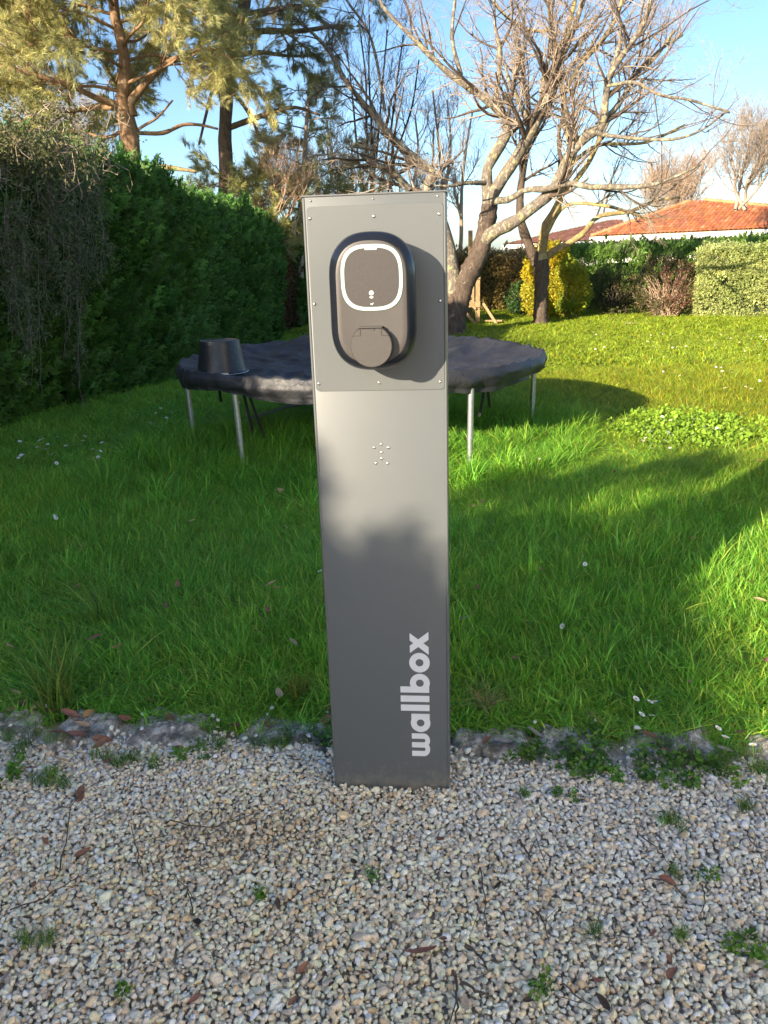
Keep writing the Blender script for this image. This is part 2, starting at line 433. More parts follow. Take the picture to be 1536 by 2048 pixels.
def rock_mesh(name, seed, sub=2, flat=.62, mat='stone'):
    import bmesh
    r = np.random.RandomState(seed); bm = bmesh.new(); bmesh.ops.create_icosphere(bm, subdivisions=sub, radius=1)
    V = np.array([v.co[:] for v in bm.verts])
    for _ in range(11):       # cut facets
        d = r.normal(size=3); d /= np.linalg.norm(d); c = r.uniform(.45, .8); h = V @ d
        V -= np.maximum(h - c, 0)[:, None] * d * .98
    V *= np.array([r.uniform(.85, 1.2), r.uniform(.65, 1.0), flat * r.uniform(.8, 1.25)])
    Tt = [[v.index for v in f.verts] for f in bm.faces]; bm.free()
    return npmesh(name, V, [np.array(Tt)], M[mat], True)

near_grass = [proto('grass_tuft', blades_mesh('grass_tuft', i, 30, .034, .045, .105, .0036, .75, .16)) for i in range(6)]
long_grass = [proto('long_grass_tuft', blades_mesh('long_grass_tuft', 20 + i, 30, .04, .12, .27, .0055, .8)) for i in range(5)]
far_grass = [proto('wide_grass_tuft', blades_mesh('wide_grass_tuft', 40 + i, 60, .12, .03, .085, .011, .7, .1)) for i in range(5)]
clover = [proto('clover_leaves', leafball_mesh('clover_leaves', 60 + i, 22, .035, .026, .024)) for i in range(3)]
fronds = [proto('conifer_spray', frond_mesh('conifer_spray', 70 + i)) for i in range(6)]
leafb = [proto('leaf_cluster', leafball_mesh('leaf_cluster', 80 + i, 26, .09, .065, .036)) for i in range(5)]
dryb = [proto('dry_leaf_cluster', leafball_mesh('dry_leaf_cluster', 90 + i, 14, .1, .06, .03)) for i in range(4)]
needles = [proto('needle_bunch', needle_mesh('needle_bunch', 100 + i)) for i in range(5)]
rocks = [proto('stone_chip', rock_mesh('stone_chip', 110 + i, 2)) for i in range(12)]

# ================================================================== SETTING
def kerb_y(x): return 2.305 - .115 * x          # front of the lawn / back of the kerb
# sky dome is the world; ground sheet reaches the horizon
gxx = np.concatenate([np.linspace(-400, -12, 12), np.linspace(-10, 14, 49), np.linspace(18, 400, 12)])
gyy = np.concatenate([[-200, -60, -20, -8, -4], np.linspace(-2, 26, 57), [30, 40, 60, 100, 200, 500, 900]])
hn = Noise(3, .12, dim=2)
def lawn_z(x, y):
    x = np.asarray(x, float); y = np.asarray(y, float)
    d = np.clip((y - kerb_y(x)) / 1.5, 0, 1)
    return .012 + d * (.02 + .025 * hn(np.stack([x, y], -1)))
GX, GY = np.meshgrid(gxx, gyy)
GZ = np.where(GY > 2.2, lawn_z(GX, GY) - .02, -.05)
nx, ny = len(gxx), len(gyy)
idx = np.arange(nx * ny).reshape(ny, nx)
Qg = np.stack([idx[:-1, :-1], idx[:-1, 1:], idx[1:, 1:], idx[1:, :-1]], -1).reshape(-1, 4)
tag(link('lawn_ground', npmesh('lawn_ground', np.stack([GX, GY, GZ], -1).reshape(-1, 3), [Qg], M['soil'])), kind='structure')
# gravel bed
gn_ = Noise(5, .5, dim=2)
def grav_z(x, y): return .004 * gn_(np.stack([x, y], -1)) - .012
xs = np.linspace(-7, 7, 90); rows = []
for t in np.linspace(0, 1, 60):
    y = -6 + (kerb_y(xs) - .03 + 6) * t; rows.append(np.stack([xs, y, grav_z(xs, y)], -1))
i2 = np.arange(90 * 60).reshape(60, 90); Qb = np.stack([i2[:-1, :-1], i2[:-1, 1:], i2[1:, 1:], i2[1:, :-1]], -1).reshape(-1, 4)
tag(link('gravel_bed', npmesh('gravel_bed', np.concatenate(rows), [Qb], M['gravel_bed'])), kind='structure')

def jitter_grid(x0, x1, y0, y1, s, seed=1):
    r = np.random.RandomState(seed)
    X, Y = np.meshgrid(np.arange(x0, x1, s), np.arange(y0, y1, s)); X = X + r.uniform(-.5, .5, X.shape) * s; Y = Y + r.uniform(-.5, .5, Y.shape) * s
    return X.ravel(), Y.ravel(), r
def mixt(cols, w):
    return (np.asarray(cols)[None] * w[:, :, None]).sum(1) / w.sum(1)[:, None]

# gravel chips: two layers
Xs = []; Ys = []; Zs = []; Ss = []
for lay, (s, dz, sz) in enumerate(((.0122, -.004, .0084), (.0138, .0022, .0088), (.03, .006, .0098))):
    X, Y, r = jitter_grid(-1.9, 2.0, .75, 2.62, s, 11 + lay)
    k = (Y < kerb_y(X) - .165 + .035 * gn_(np.stack([X * 3, Y], -1)) + (.12 if lay == 2 else .05) * (r.uniform(size=len(X)) < (.5 if lay == 2 else .2)))
    X, Y = X[k], Y[k]
    Xs.append(X); Ys.append(Y); Zs.append(grav_z(X, Y) + .010 + dz + r.normal(size=len(X)) * .0012)
    Ss.append(sz * np.exp(r.normal(size=len(X)) * .2))
_r = np.random.RandomState(5); _x = _r.uniform(-.175, .175, 90); Xs.append(_x); Ys.append(1.957 - .098 * _x + _r.uniform(-.03, -.004, 90)); Zs.append(_r.uniform(.006, .022, 90)); Ss.append(.0085 * np.exp(_r.normal(size=90) * .25))
X, Y, Z, S = map(np.concatenate, (Xs, Ys, Zs, Ss)); n = len(X)
sand = np.clip(1 - ((X + .42) / .28) ** 2 - ((Y - 1.78) / .13) ** 2, 0, 1)
k = ~((np.abs(X) < .163) & (Y > 1.99) & (Y < 2.12))
X, Y, Z, S, sand = X[k], Y[k], Z[k], S[k], sand[k]; n = len(X)
S = S * np.where(R.uniform(size=n) < sand * .6, .6, 1); S = np.where(R.uniform(size=n) < .15, S * .6, S); big = R.uniform(size=n) < .008; S = np.where(big, S * 1.7, S)
pal = np.array([(.62, .55, .45), (.66, .6, .51), (.5, .45, .38), (.66, .51, .35), (.46, .36, .24), (.40, .36, .32), (.7, .66, .6)])
ci = R.choice(7, n, p=[.3, .22, .17, .12, .06, .06, .07]); tint = pal[ci] * np.exp(R.normal(size=(n, 1)) * .1)
wn = Noise(8, .9, dim=2)(np.stack([X, Y], -1))
tint = tint * (1 + np.clip(wn, -1, 1)[:, None] * np.array([.05, .01, -.05]))
tint = np.where((R.uniform(size=n) < sand * .6)[:, None], np.array([.5, .41, .28]) * np.exp(R.normal(size=(n, 1)) * .15), tint)
o = scatter('gravel', np.stack([X, Y, Z], -1), np.stack([R.normal(size=n) * .45, R.normal(size=n) * .45, R.uniform(0, 6.28, n)], -1), S, R.randint(0, 12, n), rocks, np.clip(tint * np.array([1.5, 1.45, 1.38]), .02, .88))
tag(o, 'pale crushed limestone gravel covering the foreground', 'gravel', kind='stuff')

# ------------------------------------------------------------------ lawn
tall_n = Noise(12, .45, dim=2); col_n = Noise(13, .35, dim=2); col_n2 = Noise(14, 1.6, dim=2); comb_n = Noise(15, .6, dim=2)
TC = np.array([-.14, 6.7])
def hedge_x(y): return np.interp(y, [-14, -6, -2.5, 1.5, 5, 7.6, 8.8, 10.7, 14.5, 19.2], [-5.8, -5.6, -5.45, -5.0, -4.2, -3.62, -3.1, -2.6, -2.15, -1.8])
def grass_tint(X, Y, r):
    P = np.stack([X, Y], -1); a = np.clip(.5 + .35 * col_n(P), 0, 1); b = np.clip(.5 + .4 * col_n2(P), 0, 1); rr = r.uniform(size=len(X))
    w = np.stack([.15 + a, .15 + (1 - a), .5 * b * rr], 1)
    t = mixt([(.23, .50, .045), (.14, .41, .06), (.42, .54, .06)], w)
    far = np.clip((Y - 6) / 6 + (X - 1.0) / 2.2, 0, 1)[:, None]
    t = t * (1 - far) + np.array([.27, .37, .03]) * far  # sun put into the tint: yellower right and back, greens lifted where shaded
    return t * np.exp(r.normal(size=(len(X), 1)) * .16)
def grass(name, x0, x1, y0, y1, s, protos, size, label, seed, mask=None, hs=1.0):
    X, Y, r = jitter_grid(x0, x1, y0, y1, s, seed)
    k = (Y > kerb_y(X) - .035 + .045 * tall_n(np.stack([X * 5, Y], -1))) & (np.abs(X) < .62 * Y + .9) & (X > hedge_x(Y) - .2)
    if mask is not None: k &= mask(X, Y, r)
    X, Y = X[k], Y[k]; n = len(X); tn = tall_n(np.stack([X, Y], -1)); edge = np.clip((Y - kerb_y(X)) / .3, 0, 1)
    h = (1 + .35 * np.clip(tn, -1.2, 1.5)) * (.5 + .5 * edge) * hs
    sc_ = size * np.exp(r.normal(size=n) * .15)
    cr = comb_n(np.stack([X, Y], -1)) * 1.5
    rot = np.stack([r.normal(size=n) * .16, r.normal(size=n) * .16, np.where(r.uniform(size=n) < .6, cr + r.normal(size=n) * .6, r.uniform(0, 6.28, n))], -1)
    o = scatter(name, np.stack([X, Y, lawn_z(X, Y) - .01], -1), rot, np.stack([sc_, sc_, sc_ * h], -1), r.randint(0, len(protos), n), protos, grass_tint(X, Y, r))
    return tag(o, label, 'grass', kind='stuff')
far_ok = lambda X, Y, r: (Y < np.interp(X, [-2.5, 2.5, 5, 8, 14], [21.5, 23, 23.5, 18.6, 17.5]))
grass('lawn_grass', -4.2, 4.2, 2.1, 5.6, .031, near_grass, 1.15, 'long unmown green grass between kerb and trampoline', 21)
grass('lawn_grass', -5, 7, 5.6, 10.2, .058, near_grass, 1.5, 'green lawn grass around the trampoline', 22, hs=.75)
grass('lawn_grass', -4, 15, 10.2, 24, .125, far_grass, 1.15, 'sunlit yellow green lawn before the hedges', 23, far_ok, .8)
def under(X, Y, r):
    d = np.hypot(X - TC[0], Y - TC[1]); p = np.where((d < 1.9) & (Y < 7.2), .9, 0) + np.where((X < 0) & (Y > 4.6) & (Y < 6.6) & (X > -2), .25, 0)
    return r.uniform(size=len(X)) < p
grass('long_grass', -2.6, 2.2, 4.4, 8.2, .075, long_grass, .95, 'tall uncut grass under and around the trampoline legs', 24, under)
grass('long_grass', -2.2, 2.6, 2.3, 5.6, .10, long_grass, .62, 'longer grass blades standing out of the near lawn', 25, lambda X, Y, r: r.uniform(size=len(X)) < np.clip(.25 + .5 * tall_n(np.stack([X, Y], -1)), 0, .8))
# clover patch on the right
X, Y, r = jitter_grid(1.4, 4.2, 5.4, 8.0, .045, 31)
c0 = gnd(1390, 868); k = ((((X - c0[0]) / .6) ** 2 + ((Y - c0[1]) / .7) ** 2 + .5 * r.normal(size=len(X))) < .9) & (r.uniform(size=len(X)) < .6)
X, Y = X[k], Y[k]; n = len(X)
tag(scatter('clover_patch', np.stack([X, Y, lawn_z(X, Y) + .045], -1), np.stack([r.normal(size=n) * .3, r.normal(size=n) * .3, r.uniform(0, 6.28, n)], -1), 1.2 * np.exp(r.normal(size=n) * .15), r.randint(0, 3, n), clover, np.array([.22, .36, .035]) * np.exp(r.normal(size=(n, 1)) * .2)),
    'patch of round leaved clover in the sunny lawn', 'clover', kind='stuff')

# hills on the horizon
a = np.linspace(math.radians(20), math.radians(160), 120); hz = 1.5 + 1.0 * Noise(9, .5, dim=1)(a[:, None] * 3)
V = np.concatenate([np.stack([r_ * np.cos(a), r_ * np.sin(a), z_], -1) for r_, z_ in ((330, a * 0 - 2), (360, hz), (420, hz * 1.1), (470, a * 0 - 2))])
i3 = np.arange(480).reshape(4, 120); Q3 = np.stack([i3[:-1, :-1], i3[:-1, 1:], i3[1:, 1:], i3[1:, :-1]], -1).reshape(-1, 4)
tag(link('hills', npmesh('hills', V, [Q3], M['hill'])), kind='structure')

# ------------------------------------------------------------------ kerb of worn stones
kerbs = [(-1.62, .40), (-1.27, .27), (-1.0, .22), (-.70, .33), (-.34, .34), (.30, .24), (.56, .24), (.86, .32), (1.17, .24), (1.50, .36)]
klab = ['grey kerb stone at the far left end of the kerb', 'grey kerb stone under the pile of fallen leaves', 'small kerb stone right of the leaf pile', 'long flat kerb stone with white pebbles on it',
        'pale kerb stone just left of the charging pedestal', 'low kerb stone just right of the charging pedestal', 'kerb stone with a mustard yellow lichen spot', 'broad grey kerb stone behind green weeds',
        'dark kerb stone half covered by grass', 'kerb stone at the right end of the kerb, by the daisies']
for i, (kx, kw) in enumerate(kerbs):
    r = np.random.RandomState(300 + i); nxk, nyk = 34, 20
    u, v = np.meshgrid(np.linspace(-1, 1, nxk), np.linspace(-1, 1, nyk)); dep = r.uniform(.08, .12)
    nz = Noise(310 + i, 6, 12, 2); nz2 = Noise(330 + i, 22, 16, 2)
    px = u * kw / 2 * (1 + .1 * nz(np.stack([u * .1 + 5, v * 0], -1))); py = v * dep * (1 + .22 * nz(np.stack([u * .12, v * 0 + 3], -1)))
    e = np.clip(1 - np.maximum(np.abs(u) ** 5, np.abs(v) ** 4), 0, 1) ** .5
    pp = np.stack([px, py], -1)
    pz = -.042 + e * (.063 + .009 * nz(pp) + .006 * nz2(pp))
    idk = np.arange(nxk * nyk).reshape(nyk, nxk); Qk = np.stack([idk[:-1, :-1], idk[:-1, 1:], idk[1:, 1:], idk[1:, :-1]], -1).reshape(-1, 4)
    o = link('kerb_stone', npmesh('kerb_stone', np.stack([px, py, pz], -1).reshape(-1, 3), [Qk], M['kerb']))
    o.location = (kx, kerb_y(kx) - .075, .0); o.rotation_euler = (0, r.normal() * .02, -.115 + r.normal() * .03)
    tag(o, klab[i], 'kerb stone', 'worn stones of the kerb between gravel and lawn')

# ================================================================== CHARGING PEDESTAL
PB = (gnd(670, 1577) + gnd(900, 1584)) / 2; ex = gnd(900, 1584) - gnd(670, 1577); PRZ = math.atan2(ex[1], ex[0])
PW, PH, PD = .33, 1.595, .16
ped = tag(empty('charging_pedestal', tuple(PB), PRZ), 'tall grey metal charging pedestal with white lettering standing in the gravel', 'charging pedestal')
def rprofile(w, d, rad, k=5):
    """rounded rectangle, front at y=0, back at y=d"""
    pts = []
    for cx, cy, a0 in ((w / 2 - rad, rad, -90), (w / 2 - rad, d - rad, 0), (-w / 2 + rad, d - rad, 90), (-w / 2 + rad, rad, 180)):
        for j in range(k + 1):
            a = math.radians(a0 + 90 * j / k); pts.append((cx + rad * math.cos(a), cy + rad * math.sin(a)))
    return np.array(pts)
pr_ = rprofile(PW, PD, .006); kk = len(pr_)
def prism(pr2, z0, z1, bev=.002):
    V = []; n = len(pr2); c = pr2.mean(0)
    for z, s in ((z0, 0), (z1 - bev, 0), (z1, bev)):
        q = pr2 + (c - pr2) / np.abs(c - pr2).max(1)[:, None] * s; V.append(np.concatenate([q, np.full((n, 1), z)], 1))
    V = np.concatenate(V); Q = [[i * n + j, i * n + (j + 1) % n, (i + 1) * n + (j + 1) % n, (i + 1) * n + j] for i in range(2) for j in range(n)]
    V = np.vstack([V, [[c[0], c[1], z1]]]); T = [[2 * n + j, 2 * n + (j + 1) % n, 3 * n] for j in range(n)]
    return MB().add(V, Q, T)
prism(pr_, -.12, PH - .004).build('column', M['paint'], ped)
# cap folded over the top
MB().box((0, PD / 2, PH - .0015), (PW + .004, PD + .004, .003)).build('top_cap', M['paint'], ped, False)
# folded vertical edges catching light
for sx in (-1, 1):
    MB().tube([(sx * (PW / 2 - .0035), .0012, -.1), (sx * (PW / 2 - .0035), .0012, PH - .006)], .0034, 10).build('folded_edge', M['paint'], ped)
def rrect_pts(x0, x1, z0, z1, rad, k=8):
    P = []
    for cx, cz, a0 in ((x1 - rad, z0 + rad, -90), (x1 - rad, z1 - rad, 0), (x0 + rad, z1 - rad, 90), (x0 + rad, z0 + rad, 180)):
        for j in range(k + 1):
            a = math.radians(a0 + 90 * j / k); P.append((cx + rad * math.cos(a), cz + rad * math.sin(a)))
    return np.array(P)
def slab(P, y0, y1, bev=.0006):
    """plate with outline P (x,z), from y0 (back) to y1 (front, more negative)"""
    n = len(P); c = P.mean(0); V = []
    for y, s in ((y0, 0), (y1 + bev, 0), (y1, bev)):
        d = P - c; q = P - d / np.linalg.norm(d, axis=1)[:, None] * s; V.append(np.stack([q[:, 0], np.full(n, y), q[:, 1]], 1))
    V = np.concatenate(V + [[[c[0], y1, c[1]]]]); Q = [[i * n + j, i * n + (j + 1) % n, (i + 1) * n + (j + 1) % n, (i + 1) * n + j] for i in range(2) for j in range(n)]
    return MB().add(V, Q, [[2 * n + j, 2 * n + (j + 1) % n, 3 * n] for j in range(n)])
slab(rrect_pts(-.1555, .1585, 1.146, 1.570, .010), .001, -.0022).build('access_plate', M['paint'], ped)
def rivet_mesh(rad): return MB().lathe([(rad * 1.0, -.001), (rad, .0005), (rad * .85, .0016), (rad * .5, .0026), (rad * .2, .003), (.0001, .003)], k=14, axis='y').mesh('rivet', M['rivet'])
rv = rivet_mesh(.0042); rv2 = rivet_mesh(.0029)
for (x, z, q, y) in [(-.145, 1.583, 1, 0), (-.001, 1.583, 1, 0), (.1457, 1.583, 1, 0), (-.1482, 1.545, 0, -.0022), (0, 1.545, 0, -.0022), (.149, 1.545, 0, -.0022), (-.1482, 1.354, 0, -.0022), (.149, 1.354, 0, -.0022),
                  (-.148, 1.165, 0, -.0022), (0, 1.165, 0, -.0022), (.1475, 1.165, 0, -.0022)] + [(a, b, 0, 0) for a, b in
                 [(0, 1.0125), (-.0181, 1.0037), (.0181, 1.0034), (0, .9921), (0, .9754), (-.0145, .964), (.0145, .9637)]]:
    o = link('rivet', rv2 if q else rv, ped); o.location = (x, y, z)
# lettering: read upwards, baseline on the right
BX = .1105; XH = .0505; ASC = .0788
def tp(u, v): return (BX - v, u)            # text (advance u, height v) -> face (x, z)
def poly_slab(mb, pts, y):
    P = np.array([tp(*p) for p in pts]); n = len(P)
    V = np.concatenate([np.stack([P[:, 0], np.full(n, 0.001), P[:, 1]], 1), np.stack([P[:, 0], np.full(n, y), P[:, 1]], 1)])
    mb.add(V, [[j, (j + 1) % n, n + (j + 1) % n, n + j] for j in range(n)]); return n
def t_rect(mb, u0, u1, v0, v1, y):
    P = [tp(u0, v0), tp(u1, v0), tp(u1, v1), tp(u0, v1)]
    V = [(p[0], yy, p[1]) for yy in (.001, y) for p in P]; mb.add(V, [[0, 1, 5, 4], [1, 2, 6, 5], [2, 3, 7, 6], [3, 0, 4, 7], [4, 5, 6, 7]])
def t_ring(mb, cu, cv, ro, ri, y, a0=0, a1=360, k=48, sv=1.0, su=1.0):
    a = np.radians(np.linspace(a0, a1, k + 1)); V = []
    for rr, yy in ((ri, .001), (ri, y), (ro, y), (ro, .001)):
        for t in a:
            p = tp(cu + rr * math.cos(t) * su, cv + rr * math.sin(t) * sv); V.append((p[0], yy, p[1]))
    m_ = k + 1; mb.add(V, [[i * m_ + j, i * m_ + j + 1, (i + 1) * m_ + j + 1, (i + 1) * m_ + j] for i in range(3) for j in range(k)])
def letter(fn):
    mb = MB(); fn(mb); mb.build('letter', M['letter'], ped, False)
y1_, y2_, y3_ = -.0008, -.0010, -.0012
ST = .0165
def L_w(mb):
    u0, u1 = .1164, .1888; wd = (u1 - u0 - ST) / 2 + ST; ro = wd / 2; 
    for k in range(3):
        t_rect(mb, u0 + k * (wd - ST), u0 + k * (wd - ST) + ST, ro * .8, XH, y1_ if k != 1 else y3_)
    for k in range(2): t_ring(mb, u0 + ro + k * (wd - ST), ro * .8, ro, ro - ST * .97, (y2_, -.0009)[k], 180, 360, sv=.8)
def L_a(mb):
    r_ = .0285; t_ring(mb, .194 + r_, XH / 2, r_, .0112, y1_, sv=.95); t_rect(mb, .2511 - ST * .95, .2511, 0, XH, y2_)
def L_l(a, b): return lambda mb: t_rect(mb, a, b, 0, ASC, y1_)
def L_b(mb):
    r_ = .0285; t_ring(mb, .3747 - r_, XH / 2, r_, .0112, y1_, sv=.95); t_rect(mb, .3172, .3172 + ST * 1.1, 0, ASC, y2_)
def L_o(mb): t_ring(mb, .4082, XH / 2, .0292, .0112, y1_, sv=.95)
def L_x(mb):
    u0, u1 = .4335, .500; w = .0215; c = (u0 + u1) / 2
    for a, b, y in ((0, 1, y1_), (1, 0, y2_)):
        q0 = u0 if a == 0 else u1 - w; q1 = u1 - w - .004 if a == 0 else u0 + .004
        P = [tp(q0 - .001, 0), tp(q0 + w, 0), tp(q1 + w, XH), tp(q1, XH)]
        V = [(p[0], yy, p[1]) for yy in (.001, y) for p in P]; mb.add(V, [[0, 1, 5, 4], [1, 2, 6, 5], [2, 3, 7, 6], [3, 0, 4, 7], [4, 5, 6, 7]])
for fn in (L_w, L_a, L_l(.2604, .2794), L_l(.2885, .3075), L_b, L_o, L_x): letter(fn)

# ------------------------------------------------------------------ wall charger on the pedestal
def squircle(hx, hz, n=96, e=2.0, straight=0.0):
    """outline with half width hx, half height hz made of two rounded ends"""
    P = []
    for j in range(n):
        t = 2 * math.pi * j / n; c, s = math.cos(t), math.sin(t)
        P.append((hx * math.copysign(abs(c) ** (2 / e), c), hz * math.copysign(abs(s) ** (2 / e), s)))
    return np.array(P)
def stadium(hx, hz, n=96, e=2.5):
    """rounded ends of height he, straight sides between"""
    he = hx * 1.05; P = []
    for j in range(n):
        t = 2 * math.pi * (j + .5) / n; c, s = math.cos(t), math.sin(t)
        x = hx * math.copysign(abs(c) ** (2 / e), c); z = he * math.copysign(abs(s) ** (2 / e), s)
        P.append((x, z + math.copysign(hz - he, s)))
    return np.array(P)
CX, CZ = .0010, 1.3590
chg = tag(empty('wall_charger', tuple(PB + np.array([0, 0, 0])), PRZ), 'black rounded charging unit with white light ring mounted on the pedestal', 'charger')
def loft(rings, c, capf=True):
    mb = MB(); n = len(rings[0][0]); V = [np.stack([P[:, 0] + c[0], np.full(n, -y), P[:, 1] + c[1]], 1) for P, y in rings]
    Q = [[i * n + j, i * n + (j + 1) % n, (i + 1) * n + (j + 1) % n, (i + 1) * n + j] for i in range(len(rings) - 1) for j in range(n)]
    V = np.concatenate(V); T = []
    if capf:
        V = np.vstack([V, [[c[0], -rings[-1][1], c[1]]]]); b = (len(rings) - 1) * n; T = [[b + j, b + (j + 1) % n, len(V) - 1] for j in range(n)]
    return mb.add(V, Q, T)
sA = lambda d: stadium(.0970 - d, .1510 - d)
loft([(sA(.008), 0.0), (sA(.006), .02), (sA(.0005), .07), (sA(0.0), .092), (sA(.0012), .101), (sA(.006), .110), (sA(.0120), .1175), (sA(.0165), .1220), (sA(.0185), .1235), (sA(.0195), .1225)], (CX, CZ), False).build('housing', M['charger_edge'], chg)
loft([(sA(.0192), .119), (sA(.0192), .1232), (sA(.0200), .1237), (sA(.030), .1228)], (CX, CZ)).build('front_panel', M['charger_face'], chg)
RC = (.0030, 1.4127)
sq = lambda d: squircle(.0680 - d, .0700 - d, 96, 3.0)
def ringmesh(o_, i_, y, c, back=.096):
    mb = MB(); n = len(o_); rings = [(o_, back), (o_, y), (i_, y), (i_, back)]
    V = np.concatenate([np.stack([P[:, 0] + c[0], np.full(n, -q), P[:, 1] + c[1]], 1) for P, q in rings])
    return mb.add(V, [[i * n + j, i * n + (j + 1) % n, (i + 1) * n + (j + 1) % n, (i + 1) * n + j] for i in range(3) for j in range(n)])
rg = ringmesh(sq(0), sq(.0075), .125, RC, .121).build('light_ring', M['ring'], chg)
slab(np.array([(-.0155, .0655), (-.0125, .0595), (.0125, .0595), (.0155, .0655)])[::-1] + np.array(RC) + [0, -.0015], -.123, -.1257, .0002).build('status_bar', M['icon'], chg, False)
slab(sq(.0075) + np.array(RC), -.1225, -.1244, .0002).build('front_film', M['charger_glass'], chg)
# small printed symbols: lock and hand
sym = MB(); sym.lathe([(.0052, .1246), (.0052, .1249), (.0001, .1249)], (RC[0] - .0018, 0, 1.3805), 20, 'y'); sym.build('lock_symbol', M['icon'], chg, False)
sym = MB()
a = np.linspace(math.pi, 2 * math.pi, 12); P = np.stack([.0046 * np.cos(a), .0040 * np.sin(a)], 1)
slab(P + np.array([RC[0] - .0018, 1.3728]), -.1240, -.1249, .0001).build('hand_symbol', M['icon'], chg, False)
slab(np.array([(-.0035, -.002), (.0015, -.0025), (.0025, 0), (.004, .002), (.002, .002), (.0005, .0008), (-.003, .001)]) + np.array([RC[0] - .001, 1.3575]), -.1240, -.1249, .0001).build('key_symbol', M['icon'], chg, False)
# socket cap with hinge
SC = (CX - .0016, 1.2665)
k_ = 64; a = np.linspace(0, 2 * np.pi, k_, endpoint=False) + .03; cp = np.stack([.0475 * np.cos(a), .0475 * np.sin(a)], 1); cp[:, 1] = np.minimum(cp[:, 1], .0395)
cc = lambda s: cp * s
loft([(cc(.985), .11), (cc(.985), .142), (cc(.97), .1445), (cc(.945), .1455)], SC).build('socket_cap', M['cap'], chg)
loft([(cc(1.02), .11), (cc(1.02), .1255), (cc(1.0), .1262)], SC, False).build('cap_seat', M['black'], chg)
for sx in (-1, 1):
    mb = MB(); x0, x1 = sx * .0245, sx * .0355
    mb.box((SC[0] + sx * .0235, -.1458, SC[1] + .031), (.0007, .0012, .0155)); mb.box((SC[0] + sx * .0325, -.1458, SC[1] + .0235), (.0185, .0012, .0007))
    mb.build('hinge_groove', M['black'], chg, False)
MB().box((SC[0] + .0075, -.1458, SC[1] + .0365), (.0016, .0012, .005)).build('hinge_slot', M['black'], chg, False)
MB().box((SC[0], -.1335, SC[1] + .0415), (.049, .016, .0028)).build('hinge_bar', M['cap'], chg, False)

# ================================================================== TRAMPOLINE
TZ = .60; TR = 1.47
tr = tag(empty('trampoline', (TC[0], TC[1], 0)), 'round trampoline on galvanised legs under a wrinkled black cover', 'trampoline')
na, nr = 360, 90
aa = np.linspace(0, 2 * np.pi, na, endpoint=False); w1 = Noise(50, .55, 18, 2); w2 = Noise(51, 2.2, 22, 2); wa = Noise(52, .9, 12, 2); w3 = Noise(53, 6, 22, 2)
V = []
def rid(n): return (1 - np.abs(np.clip(n, -1, 1))) ** 3
for i in range(nr):
    t = i / (nr - 1)
    if t <= .72:
        rr = TR * t / .72; P = np.stack([rr * np.cos(aa), rr * np.sin(aa)], 1); q = rr / TR
        am = 1 - .65 * q ** 8; z = TZ + .055 + .06 * (q ** 10) - .10 * (1 - q ** 2) ** 1.5 + am * (.016 * w1(P) + .025 * rid(w1(P * 1.3 + 7)) + .03 * rid(w2(P))) + .012 * rid(w3(P)) * (.3 + .7 * np.clip(w1(P * .7 + 3) + .5, 0, 1)) + .003 * w3(P)
        z += .008 * np.sin(aa * 46 + 4 * np.sin(aa * 7)) * q ** 6
        z += .11 * np.exp(-((P[:, 0] + .45) ** 2 / .05 + (P[:, 1] - 1.15) ** 2 / .03)) + .05 * np.exp(-((P[:, 0] + .2) ** 2 / .25 + (P[:, 1] - .75) ** 2 / .15))
        fold = np.clip(1 - np.abs(P[:, 1] + .52 + .06 * np.sin(P[:, 0] * 5)) / .11, 0, 1) * np.clip(1 - np.abs(P[:, 0] + .45) / .8, 0, 1); z -= .075 * fold
    else:
        s = (t - .72) / .28; hem = (.138 + .018 * wa(np.stack([np.cos(aa), np.sin(aa)], 1) * 1.5) + .018 * np.sin(aa * 6 + .7)) 
        bul = math.sin(min(1, s * 1.3) * math.pi) * .02; fl = .012 * np.sin(aa * 37 + 3 * np.sin(aa * 5)) * s + .004 * w2(np.stack([aa * 2.2, 0 * aa + s * 1.3], 1))
        rr = TR + bul + fl - .03 * max(0, s - .7); P = np.stack([rr * np.cos(aa), rr * np.sin(aa)], 1)
        z0 = TZ + .115 + .012 * w1(P / np.linalg.norm(P, axis=1)[:, None] * TR) + .006 * rid(w2(P)); z = z0 - hem * s - .02 * s * (1 - s)
    V.append(np.stack([P[:, 0], P[:, 1], z], 1))
V = np.concatenate(V); Q = [[i * na + j, i * na + (j + 1) % na, (i + 1) * na + (j + 1) % na, (i + 1) * na + j] for i in range(nr - 1) for j in range(na)]
link('cover', npmesh('cover', V, [np.array(Q)], M['cover']), tr)
MB().tube([(TR * .985 * math.cos(t), TR * .985 * math.sin(t), TZ + .055) for t in np.linspace(0, 2 * math.pi, 97)], .02, 10, False).build('frame_ring', M['zinc'], tr)
legpx = [((512, 790), (523, 930)), ((934, 775), (930, 928)), ((383, 768), (390, 862)), ((1066, 757), (1062, 822))]
feet = []
for (tx, ty), (bx, by) in legpx:
    f0 = gnd(bx, by, .06); f0 = {1062: np.array([1.29, 6.86, 0]), 390: np.array([-1.585, 6.72, 0])}.get(bx, f0); f0 = np.array([f0[0], f0[1], 0]) - np.array([TC[0], TC[1], 0]); rr = math.hypot(f0[0], f0[1]); f0 *= (TR * .985) / rr
    t0 = f0 + np.array([-.02 if f0[0] < 0 else .01, .0, TZ])
    feet.append(f0); lo = f0 + (t0 - f0) * .42
    lg = MB().tube([f0 + np.array([0, 0, -.02]), lo], .0185, 12).build('leg', M['zinc'], tr)
    MB().tube([lo - np.array([0, 0, .004]), t0], .021, 12).build('upper_tube', M['zinc'], lg)
    MB().tube([lo - np.array([0, 0, .012]), lo + np.array([0, 0, .004])], .0235, 12).build('joint_sleeve', M['zinc'], lg)
